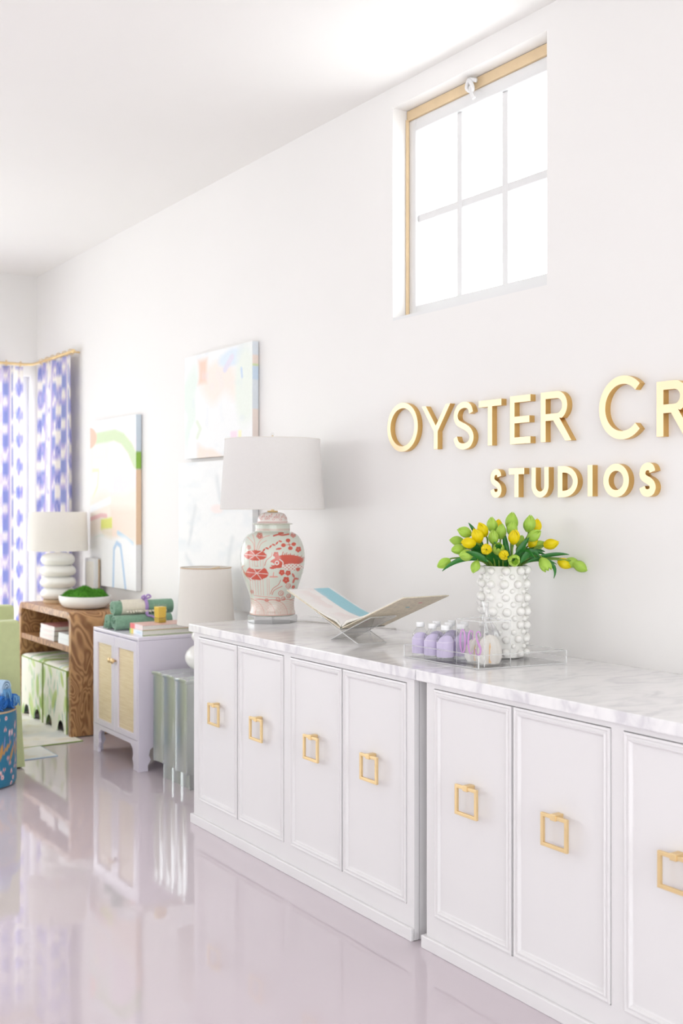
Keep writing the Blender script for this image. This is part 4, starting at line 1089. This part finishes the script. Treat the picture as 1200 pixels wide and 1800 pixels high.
# fringe along the cloth edge, and loose threads at the ends
def fringe(parent, m, pts, n, length, r, seed, drop=Vector((0, 0, -1)), name='fringe'):
    rr = random.Random(seed); b = MB()
    for i in range(n):
        q = i / (n - 1) * (len(pts) - 1); k = min(int(q), len(pts) - 2); p = Vector(pts[k]).lerp(Vector(pts[k + 1]), q - k)
        d = (drop + Vector((rr.uniform(-.35, .35), rr.uniform(-.35, .35), rr.uniform(-.2, .2)))).normalized(); l = length * rr.uniform(.7, 1.1)
        b.tube([p, p + d * l * .5 + Vector((0, 0, .002)), p + d * l], [r, r * 1.1, r * .6], 5)
    return b.build(name, m, parent, smooth=True)
fringe(r3, 'cream_cloth', [(-.36, 6.045, zt + .062), (-.12, 6.045, zt + .058)], 30, .020, .0045, 4, Vector((0, -.7, -.5)))
fringe(r2, 'green_cloth', [(-.447, 6.10, zt - .005), (-.447, 6.17, zt - .01)], 12, .034, .0030, 5)
fringe(r1, 'green_cloth', [(-.442, 6.02, zt + .02), (-.442, 6.075, zt + .02)], 9, .030, .0030, 6)
rb = thing('ribbon', 'lilac ribbon tied round the sage towels', 'ribbon', (-.235, 6.09, zt + .12))
loop = [(6.0955 + (RT + .004) * math.cos(a), zt + .079 + (RT + .004) * math.sin(a)) for a in [math.radians(x) for x in range(-35, 216, 12)]]
MB().prism([ribbon(loop, .0025)], lambda a, c_, d: (d, a, c_), -.243, -.222).build('ribbon_band', 'ribbon', rb, smooth=True)
bw = MB()
bw.tube(catmull([(-.232, 6.085, zt + .126), (-.245, 6.06, zt + .146), (-.262, 6.055, zt + .137), (-.25, 6.072, zt + .127), (-.232, 6.085, zt + .126), (-.215, 6.08, zt + .148), (-.198, 6.075, zt + .137), (-.215, 6.085, zt + .127), (-.232, 6.085, zt + .126)], 6), .0055, 7)
bw.tube(catmull([(-.232, 6.045, zt + .055), (-.245, 6.012, zt + .040), (-.262, 5.99, zt + .052), (-.25, 6.0, zt + .035), (-.225, 6.0, zt + .03), (-.205, 5.985, zt + .018)], 6), .0065, 7)
bw.build('ribbon_bow', 'ribbon', rb, smooth=True)
# two books and a candle
def book(name, label, x0, x1, y0, y1, z0, z1, cover_rgb, spine_fn, group, page='paper', rot=0.0, spine_axis='y1'):
    t = thing(name, label, 'book', ((x0 + x1) / 2, (y0 + y1) / 2, z0), group)
    cm = mat('book_cover', cover_rgb, 0.4, noise=(12, 0.06)); w = .0025
    MB().box(x0, x1, y0, y1, z0, z0 + w).build('cover', cm, t); MB().box(x0, x1, y0, y1, z1 - w, z1).build('cover', cm, t)
    MB().box(x0 + .003, x1 - .004, y0 + .004, y1 - .004, z0 + w + .0002, z1 - w - .0002).build('page_block', page, t)
    n, m = 30, 8
    b = MB().grid(n, m, lambda s, q: (x0 - .0005, y1 - s * (y1 - y0), z0 + q * (z1 - z0)))
    s, q = np.meshgrid(np.linspace(0, 1, n), np.linspace(0, 1, m), indexing='ij'); b.c = spine_fn(s.ravel(), q.ravel())
    b.build('spine', 'vcol_matte', t, recalc=False)
    return t
def spine_pink(s, q):
    c = base_col(len(s), (246, 226, 230)); c = lay(c, rect(s, q, -.1, .38, -1, 2, .1), (240, 130, 132)); return lay(c, rect(s, q, .75, .95, .2, .8, .2), (250, 236, 226))
def spine_pale(s, q):
    c = base_col(len(s), (240, 244, 248)); c = lay(c, rect(s, q, -.1, .12, -1, 2, .1), (176, 208, 110)); c = lay(c, rect(s, q, .12, .3, -1, 2, .1), (238, 208, 110)); return lay(c, rect(s, q, .55, .9, .3, .7, .3), (206, 226, 240))
GB = 'books on the lavender cabinet'
book('book', 'lower pale green edged book under the pink book, on the lavender cabinet', -.415, -.105, 5.690, 5.872, .7315, .7600, (196, 214, 156), spine_pale, GB)
book('book', 'pink spined book under the yellow candle, on the lavender cabinet', -.413, -.108, 5.692, 5.870, .7605, .7890, (238, 196, 184), spine_pink, GB)
cc = (-.268, 5.785)
cn = thing('candle', 'yellow candle in a square footed glass on the pink book', 'candle', (cc[0], cc[1], .7892))
MB().lathe([(.031, .7893), (.033, .791), (.0345, .810), (.0345, .8155)], 4, cc, a0=.9).build('glass_foot', 'gold_liquid', cn, bevel=.004)
MB().lathe([(.0345, .816), (.0375, .879)], 4, cc, a0=.9).build('wax', 'wax', cn, bevel=.005)
MB().lathe([(.0355, .789), (.0395, .893), (.0380, .893), (.0342, .7905)], 4, cc, a0=.9, close=False).build('glass', 'glass', cn)

# ================================================================== waterfall console and what stands on and under it
CX0, CX1, CY0, CY1, CZ = -0.463, -0.035, 6.686, 7.735, 0.780
con = thing('console_table', 'waterfall console table in figured brown wood with a shelf', 'table', ((CX0 + CX1) / 2, (CY0 + CY1) / 2, 0))
TH = 0.042; R = 0.075
def corner(cx, cz, r, a0, a1, n=10): return [(cx + r * math.cos(math.radians(a0 + (a1 - a0) * i / n)), cz + r * math.sin(math.radians(a0 + (a1 - a0) * i / n))) for i in range(n + 1)]
outer = [(CY0, 0.006)] + corner(CY0 + R, CZ - R, R, 180, 90) + corner(CY1 - R, CZ - R, R, 90, 0) + [(CY1, 0.006)]
inner = [(CY1 - TH, 0.006)] + corner(CY1 - R, CZ - R, R - TH, 0, 90) + corner(CY0 + R, CZ - R, R - TH, 90, 180) + [(CY0 + TH, 0.006)]
MB().prism([outer + inner], lambda a, c_, d: (d, a, c_), CX0, CX1).build('waterfall_frame', 'burl', con, bevel=.0015, smooth='auto')
MB().box(CX0 + .004, CX1, CY0 + TH + .0005, CY1 - TH - .0005, 0.528, 0.565).build('shelf', 'burl', con, bevel=.0015)
MB().box(CX1 - .012, CX1 - .001, CY0 + TH + .0005, CY1 - TH - .0005, 0.5655, CZ - TH - .0005).build('back_panel', 'burl', con)
def spine_w(s, q):
    c = base_col(len(s), (248, 240, 240)); return lay(c, rect(s, q, .2, .8, .55, .8, .2), (244, 214, 218), .7)
GC = 'books on the console shelf'
zb = .5655; ys_ = (7.055, 7.335)
for k, (rgb, h) in enumerate((((206, 196, 190), .032), ((196, 190, 188), .030), ((214, 150, 150), .030))):
    book('book', ['bottom', 'middle', 'rose covered top'][k] + ' book of the left pile on the console shelf', -.445 + .003 * k, -.150, ys_[0] + .002 * k, ys_[1], zb, zb + h, rgb, spine_w, GC); zb += h + .0005
zb = .5655
for k, (rgb, h) in enumerate((((224, 228, 232), .034), ((230, 232, 236), .034))):
    book('book', ['lower', 'upper'][k] + ' white spined book of the right pile on the console shelf', -.448 + .002 * k, -.160, 6.735, 6.965 - .002 * k, zb, zb + h, rgb, lambda s, q: base_col(len(s), (246, 247, 250)), GC); zb += h + .0005
# bowl of moss
bc = (-.262, 6.985)
bo = thing('bowl', 'shallow oval white bowl on the wooden console', 'bowl', (bc[0], bc[1], CZ))
def ovlathe(prof, n=64, sx=.86, sy=1.16):
    b = MB(); b.lathe(prof, n, (0, 0), close=False); b.v = [(bc[0] + v[0] * sx, bc[1] + v[1] * sy, v[2]) for v in b.v]; return b
ovlathe(catmull([(.0001, CZ + .001), (.10, CZ + .001), (.150, CZ + .010), (.180, CZ + .040), (.186, CZ + .078), (.183, CZ + .082), (.179, CZ + .078), (.172, CZ + .042), (.140, CZ + .018), (.0001, CZ + .016)], 4)).build('bowl_body', 'matte_ceramic', bo, smooth=True)
ms = MB(); rr = random.Random(3)
def moss_h(x, y):
    return .020 * math.sin(x * 38 + 1) * math.sin(y * 24 + .6) + .012 * math.sin(x * 70 + y * 55)
def mg(s, q):
    a = 2 * PI * s; r = q; x, y = .86 * .170 * r * math.cos(a), 1.16 * .170 * r * math.sin(a)
    z = CZ + .070 + .042 * (1 - r ** 4) + moss_h(x, y) * (1 - r ** 3)
    return (bc[0] + x, bc[1] + y, z + rr.uniform(-.003, .003))
ms.grid(80, 26, lambda s, q: mg(s, .02 + .98 * q), wrap=True)
for i in range(5200):
    a = rr.uniform(0, 2 * PI); r = math.sqrt(rr.random()); p = Vector(mg(a / (2 * PI), r)); d = Vector((rr.uniform(-1, 1), rr.uniform(-1, 1), 1.1)).normalized() * rr.uniform(.006, .013)
    w = d.cross(Vector((rr.uniform(-1, 1), rr.uniform(-1, 1), .2))).normalized() * .0015
    ms.add([p - w, p + w, p + d], [(0, 1, 2)])
mo = ms.build('moss_mound', 'moss', recalc=False); tag(mo, 'bright green moss mounded in the oval white bowl', 'moss'); mo['kind'] = 'stuff'
# ribbed white lamp at the far end of the console
rc = (-.265, 7.50)
rl = thing('table_lamp', 'white ribbed column lamp with wide cream shade on the console', 'lamp', (rc[0], rc[1], CZ))
MB().lathe([(.098, CZ + .0005), (.100, CZ + .002), (.100, CZ + .020), (.098, CZ + .022)], 40, rc).build('wooden_foot', 'oak', rl)
prof = []
z = CZ + .0225
for k in range(4):
    h = .078; R_ = (.118, .122, .122, .116)[k]
    for i in range(13):
        t_ = i / 12; prof.append((.084 + (R_ - .084) * (math.sin(PI * t_) ** .55 if 0 < t_ < 1 else 0), z + h * t_))
    z += h
prof += [(.06, z + .008), (.02, z + .012), (.012, z + .02)]
MB().lathe([(.08, CZ + .0223)] + prof, 48, rc).build('ribbed_body', 'ceramic', rl, smooth='auto')
MB().tube([(rc[0], rc[1], z + .015), (rc[0], rc[1], 1.39)], .007, 10).build('lamp_neck', 'brass', rl)
MB().lathe([(.206, 1.137), (.196, 1.405), (.194, 1.405), (.204, 1.137), (.206, 1.137)], 64, rc, close=False).build('lamp_shade', 'shade_cream', rl, smooth='auto')
s3 = MB()
for k in range(3):
    a = k * 2 * PI / 3 + .5; s3.tube([(rc[0], rc[1], 1.385), (rc[0] + .195 * math.cos(a), rc[1] + .195 * math.sin(a), 1.395)], 0.002, 6)
s3.build('shade_spider', 'brass', rl)
# small white framed card leaning against the wall
fc = thing('photo_frame', 'small plain white frame standing on the console against the wall', 'frame', (-.07, 7.36, CZ))
for nm, m_, x_, ins in (('frame_body', 'trim', (-.085, -.060), 0.0), ('frame_mount', 'paper', (-.0865, -.0852), .022)):
    MB().box(*x_, 7.27 + ins, 7.46 - ins, CZ + .001 + ins, 1.085 - ins).build(nm, m_, fc, bevel=.001)
MB().box(-.0595, -.048, 7.272, 7.284, CZ + .001, 1.08).build('frame_back', 'oak', fc)

# ottomans with scalloped skirts
def leafy(x, y, seed):
    c = base_col(len(x), (244, 241, 230)); rr = random.Random(seed)
    for k in range(16):
        cx, cy = rr.uniform(-.05, .50), rr.uniform(0, .45)
        an = rr.uniform(.6, 2.2); l = rr.uniform(.045, .085); g = rr.choice([(184, 206, 110), (206, 222, 150), (160, 194, 90), (214, 230, 190)])
        c = lay(c, ell(x, y, cx, cy, l, l * .42, an, .35), g, .9)
    for k in range(26):
        cx, cy = rr.uniform(-.02, .48), rr.uniform(0, .45); an = rr.uniform(1.2, 1.9); l = rr.uniform(.02, .05)
        c = lay(c, ell(x, y, cx, cy, l, l * .18, an, .5), rr.choice([(120, 186, 150), (90, 160, 130), (170, 214, 196), (150, 196, 120)]), .8)
    return c
def ottoman(label, y0, y1, seed):
    x0, x1 = -.462, -.085; H_ = .425
    t = thing('ottoman', label, 'ottoman', ((x0 + x1) / 2, (y0 + y1) / 2, .007), 'leaf print ottomans under the console')
    def panel(a0, a1, place, sd):
        w = a1 - a0; nx, nz = 64, 56; b = MB(); vs = []; cs = []
        def low(a):   # scalloped lower edge: two arches
            q = ((a - a0) / w) * 2 % 1.0 if a < a1 else 0.0
            e = abs(q - .5) / .5
            return .008 + (.074 * math.sqrt(max(0, 1 - (e / .52) ** 2)) if e < .52 else 0)
        for i in range(nx):
            a = a0 + w * i / (nx - 1); lo = low(a)
            for j in range(nz):
                zz = lo + (H_ - .02 - lo) * j / (nz - 1); vs.append(place(a, zz)); cs.append((a - a0, zz))
        fs = [(i * nz + j, (i + 1) * nz + j, (i + 1) * nz + j + 1, i * nz + j + 1) for i in range(nx - 1) for j in range(nz - 1)]
        b.add(vs, fs); cs = np.array(cs); b.c = leafy(cs[:, 0], cs[:, 1], sd)
        return b.build('skirt_panel', 'vcol_cloth', t)
    panel(y0, y1, lambda a, z: (x0, a, z), seed); panel(y0, y1, lambda a, z: (x1, a, z), seed + 1)
    panel(x0, x1, lambda a, z: (a, y0, z), seed + 2); panel(x0, x1, lambda a, z: (a, y1, z), seed + 3)
    b = MB(); n = 40
    def tp(s, q):
        e = min(s, 1 - s, q, 1 - q); return (x0 + s * (x1 - x0), y0 + q * (y1 - y0), H_ - .02 + .02 * (1 - math.exp(-e / .03)))
    b.grid(n, n, tp); a = np.array(b.v); b.c = leafy(a[:, 1] - y0, (a[:, 0] - x0) + .02, seed + 4)
    b.build('cushion_top', 'vcol_cloth', t, smooth=True)
    MB().tube([(x0, y0, H_ - .02), (x0, y1, H_ - .02)], .004, 6).build('welt', 'lime_dark', t)
    MB().tube([(x0, y0, H_ - .02), (x1, y0, H_ - .02)], .004, 6).build('welt', 'lime_dark', t)
    MB().tube([(x0 - .001, y0 - .001, .01), (x0 - .001, y0 - .001, H_ - .02)], .0045, 6).build('welt', 'lime_dark', t)
    MB().box(x0 + .03, x1 - .03, y0 + .03, y1 - .03, .05, H_ - .03).build('inner_box', 'dark', t)
    for xx in (x0 + .035, x1 - .055):
        for yy in (y0 + .035, y1 - .055): MB().box(xx, xx + .02, yy, yy + .02, 0.007, .06).build('leg', 'oak', t)
    return t
ottoman('leaf print ottoman with scalloped skirt, nearer the console end panel', 6.765, 7.215, 20)
ottoman('leaf print ottoman with scalloped skirt, farther along beside the lime chairs', 7.228, 7.678, 40)

# rugs
def rug(label, x0, x1, y0, y1, z0, z1, rgb, edge, seed):
    t = thing('rug', label, 'rug', ((x0 + x1) / 2, (y0 + y1) / 2, z0))
    b = MB().grid(120, 60, lambda s, q: (x0 + s * (x1 - x0), y0 + q * (y1 - y0), z1)); a = np.array(b.v)
    c = base_col(len(a), rgb); n = vnoise(a[:, 0] * 9, a[:, 1] * 9, seed) * .6 + vnoise(a[:, 0] * 23, a[:, 1] * 23, seed + 1) * .4
    c = lay(c, np.clip((n - .55) * 3, 0, 1), (214, 220, 222), .6); c = lay(c, np.clip((.36 - n) * 4, 0, 1), (236, 224, 190), .7)
    b.c = c; b.build('pile', 'vcol_cloth', t, recalc=False)
    MB().box(x0 + .0005, x1 - .0005, y0 + .0005, y1 - .0005, z0, z1 - .0004).build('backing', 'cream_cloth', t)
    if edge:
        MB().tube([(x0, y0, (z0 + z1) / 2 + .0005), (x1, y0, (z0 + z1) / 2 + .0005)], (z1 - z0) * .55, 6).build('bound_edge', edge, t)
        MB().tube([(x1, y0, (z0 + z1) / 2 + .0005), (x1, y1, (z0 + z1) / 2 + .0005)], (z1 - z0) * .55, 6).build('bound_edge', edge, t)
rug('cream rug with lime bound edge under the console and ottomans', -2.6, -.435, 6.56, 8.3, 0.0004, .0066, (252, 248, 240), 'lime_dark', 3)
rug('pale blue grey rug sample on the floor between chair and cream rug', -2.2, -.70, 6.25, 6.555, 0.0004, .005, (248, 250, 251), 'blue_light', 8)

# ================================================================== lime slipcovered chairs
def chair(label, cx, yb, h, w=.52, d=.52):
    """back towards -y (towards the camera); skirt to the floor"""
    t = thing('slipcovered_chair', label, 'chair', (cx, yb + d / 2, 0), 'lime slipcovered chairs'); x0, x1 = cx - w / 2, cx + w / 2
    zf = .009
    def shell(s, q):
        # closed loop round the back, flaring to the floor
        fl = .020 * (1 - q) ** 2; pl = .006 * math.sin(s * 40 * PI) * (1 - q) ** 3
        a = s * 4; k = int(a) % 4; f = a - int(a); X0, X1, A0, A1 = x0 - fl, x1 + fl, yb - fl, yb + .10 + fl * .2
        p = [(X0 + (X1 - X0) * f, A0), (X1, A0 + (A1 - A0) * f), (X1 - (X1 - X0) * f, A1), (X0, A1 - (A1 - A0) * f)][k]
        n = [(0, -1), (1, 0), (0, 1), (-1, 0)][k]; z = zf + (h - .015 - zf) * q
        return (p[0] + n[0] * pl, p[1] + n[1] * pl, z)
    MB().grid(160, 24, shell, wrap=True).build('back_cover', 'lime', t, smooth='auto')
    MB().box(x0, x1, yb, yb + .10, h - .04, h).build('back_top', 'lime', t, bevel=.012, bseg=3)
    MB().box(x0 + .004, x1 - .004, yb + .104, yb + d, .38, .47).build('seat_cushion', 'lime', t, bevel=.02, bseg=3)
    def skirt(s, q):
        a = s * 4; k = int(a) % 4; f = a - int(a); fl = .012 * (1 - q); X0, X1, A0, A1 = x0 - fl + .006, x1 + fl - .006, yb + .106, yb + d + fl
        p = [(X0 + (X1 - X0) * f, A0), (X1, A0 + (A1 - A0) * f), (X1 - (X1 - X0) * f, A1), (X0, A1 - (A1 - A0) * f)][k]
        return (p[0], p[1], zf + q * (.40 - zf))
    MB().grid(80, 6, skirt, wrap=True).build('seat_skirt', 'lime', t, smooth='auto')
    MB().tube([(x1 + .006, yb + .098, zf + .01), (x1 + .003, yb + .100, h * .45), (x1 - .002, yb + .102, h - .03)], .005, 6).build('side_pleat', 'lime_dark', t, smooth=True)
    return t
chair('lime slipcovered chair seen from behind, next to the blue pouf', -.972 - .26, 6.085, .815)
chair('lime slipcovered chair standing behind the other lime chair', -.745 - .26, 6.93, .825)

# ================================================================== blue patterned pouf and rolled blue towels
pc = (-1.25, 5.84); PR = .178; PH = .392
po = thing('pouf', 'blue drum pouf with pink dots and ochre leaves', 'pouf', (pc[0], pc[1], 0))
prof = catmull([(.150, 0.001), (.168, .006), (.176, .022), (.178, .06), (.178, .34), (.176, .375), (.168, .388), (.150, PH)], 22)
b = MB().lathe(prof, 420, pc); a = np.array(b.v); th_ = np.arctan2(a[:, 1] - pc[1], a[:, 0] - pc[0]); X_ = th_ * PR; Z_ = a[:, 2]
c = base_col(len(a), (38, 116, 150)); rr = random.Random(12)
for k in range(150):
    cx, cz = rr.uniform(-PI * PR, PI * PR), rr.uniform(.01, .38)
    if .135 < cz < .245 and rr.random() < .8: continue
    c = lay(c, ell(X_, Z_, cx, cz, .0085, .011, 0, .3), (244, 206, 206)); c = lay(c, ell(X_, Z_, cx, cz, .0036, .006, 0, .4), (176, 60, 80))
for k in range(30):
    cx, cz = -PI * PR + k * 2 * PI * PR / 30, .19 + .02 * math.sin(k * 2.1)
    c = lay(c, ell(X_, Z_, cx, cz, .040, .009, 1.2 + .5 * math.sin(k * 1.7), .2), (196, 146, 78))
    c = lay(c, ell(X_, Z_, cx + .02, cz + .045, .03, .004, 1.5, .4), (150, 140, 200), .7)
b.c = c; b.build('drum', 'vcol_cloth', po, smooth=True)
MB().tube([(pc[0] + .172 * math.cos(t), pc[1] + .172 * math.sin(t), PH - .004) for t in [2 * PI * i / 48 for i in range(49)]], .005, 6).build('welt', 'oak', po, smooth=True)
BG = 'blue towels rolled on the pouf'
bt1 = roll('rolled_towel', 'bright blue rolled towel, lower left on the pouf', -1.34, -1.075, 5.775, PH + .042, .040, 'blue', BG)
bt2 = roll('rolled_towel', 'bright blue rolled towel, lower right on the pouf', -1.33, -1.070, 5.862, PH + .042, .040, 'blue', BG)
bt3 = roll('rolled_towel', 'pale blue rolled towel with fringe on top of the pouf pile', -1.33, -1.085, 5.812, PH + .116, .044, 'blue_light', BG, band=(-1.32, -1.16))
fringe(bt3, 'tassel', [(-1.083, 5.780, PH + .112), (-1.080, 5.835, PH + .108)], 16, .062, .0032, 8, Vector((.12, -.05, -1)))
fringe(bt2, 'tassel', [(-1.068, 5.850, PH + .072), (-1.068, 5.895, PH + .060)], 9, .05, .003, 9, Vector((.15, -.1, -1)))

rot_ = math.radians(-52)
for o in (bt1, bt2, bt3):
    dx, dy = o.location.x + 1.205, o.location.y - 5.82
    o.location.x = -1.215 + dx * math.cos(rot_) - dy * math.sin(rot_); o.location.y = 5.835 + dx * math.sin(rot_) + dy * math.cos(rot_)
    o.rotation_euler.z = rot_

# ================================================================== curtains round the far corner, on a brass rail
def cloth_print(w, z):
    c = base_col(len(w), (242, 236, 228)); BL = (124, 138, 204); PU = (184, 170, 216)
    per = .30
    for k in range(-3, 9):
        cx = k * per + .055
        for j in range(14):
            cz = .12 + j * .205 + (k % 2) * .1
            d = np.hypot(w - cx, z - cz); an = np.arctan2(z - cz, w - cx); R_ = .064 * (1 + .12 * np.cos(7 * an))
            c = lay(c, sm(d - R_, .012), PU); c = lay(c, sm(d - R_ * .8, .02), BL, .8)
            for q in range(5):
                a_ = q * 1.256 + k; c = lay(c, ring(w, z, cx + .034 * math.cos(a_), cz + .034 * math.sin(a_), .015, .015, .003, .005), (214, 206, 230), .7)
        gx = cx + per / 2; ph = (z / .105 + .3 * k) % 2
        c = lay(c, (np.abs(w - gx) < .034) * (ph < 1.1), BL, .85)
        c = lay(c, ring(w, z % .21, gx, .16, .03, .045, .006, .006), PU, .9)
        c = lay(c, (np.abs(np.abs(w - gx) - .040) < .007) * 1.0, PU, .9)
        c = lay(c, (np.abs(w - gx - .068) < .008) * (((z / .16) % 1) < .7), PU, .9)
        c = lay(c, (np.abs(w - gx + .066) < .008) * (((z / .2 + .3) % 1) < .75), BL, .75)
    return c
def curtain(label, length, place, width_factor, nf, amp, seed):
    """pleated panel; place(a, d, z): a along the rail, d off the wall"""
    n, m = 330, 70; vs = []; cs = []; rr = random.Random(seed); ph = rr.uniform(0, 6); lam = [rr.uniform(.7, 1.3) for _ in range(nf + 2)]
    zt_, zb_ = 2.545, .012
    for i in range(n):
        s = i / (n - 1); fold = math.sin(s * nf * 2 * PI + ph + .7 * math.sin(s * 9 + seed)) + .3 * math.sin(s * nf * 4.7 * PI + seed)
        for j in range(m):
            q = j / (m - 1); z = zt_ + (zb_ - zt_) * q
            k = .55 + .45 * min(1, q * 3); a = length * s
            vs.append(place(a, .060 + amp * fold * k, z)); cs.append((s * length * width_factor, z))
    fs = [(i * m + j, i * m + j + 1, (i + 1) * m + j + 1, (i + 1) * m + j) for i in range(n - 1) for j in range(m - 1)]
    b = MB().add(vs, fs); cs = np.array(cs); b.c = cloth_print(cs[:, 0], cs[:, 1])
    t = thing('curtain', label, 'curtain', place(length / 2, .060, .012), 'blue and cream printed curtains')
    b.build('printed_panel', 'curtain', t, smooth=True, recalc=False)
    for i in range(nf + 1):
        a = length * (i + .2) / (nf + .6); c_ = Vector(place(a, .060, 2.565))
        pts = []
        ax = (Vector(place(a + .01, .060, 2.565)) - c_).normalized(); pd = ax.cross(UPV)
        for q in range(17): pts.append(c_ + (pd * math.cos(q * PI / 8) + UPV * math.sin(q * PI / 8)) * .021)
        MB().tube(pts, .003, 6).build('ring', 'brass', t, smooth=True)
        MB().tube([c_ - UPV * .021, Vector(place(a, .060, 2.545))], .002, 5).build('hook', 'brass', t)
    return t
curtain('blue flower print curtain on the side wall right of the corner', .72, lambda a, d, z: (-d, 7.785 + a, z), 1.35, 5, .022, 3)
curtain('blue flower print curtain on the far wall left of the corner', .85, lambda a, d, z: (-.13 - a, ROOM_Y1 - d, z), 1.5, 7, .030, 5)
rail = thing('curtain_rail', 'brass curtain rail bent round the far corner', 'rail', (-.060, ROOM_Y1 - .085, 2.565))
MB().tube([(-.060, 7.765, 2.565), (-.060, ROOM_Y1 - .14, 2.565), (-.070, ROOM_Y1 - .085, 2.565), (-.12, ROOM_Y1 - .060, 2.565), (-2.75, ROOM_Y1 - .060, 2.565)], .011, 12).build('rod', 'brass', rail, smooth=True)
for p in ((-.060, 7.76), ): MB().sphere((p[0], p[1], 2.565), .017, 14, 9).build('rod_end', 'brass', rail, smooth=True)
for p, q in (((-.060, 7.79), (-.001, 7.79)), ((-1.4, ROOM_Y1 - .060), (-1.4, ROOM_Y1 - .001)), ((-2.7, ROOM_Y1 - .060), (-2.7, ROOM_Y1 - .001))):
    MB().tube([(p[0], p[1], 2.565), (q[0], q[1], 2.565)], .007, 8).build('bracket', 'brass', rail)
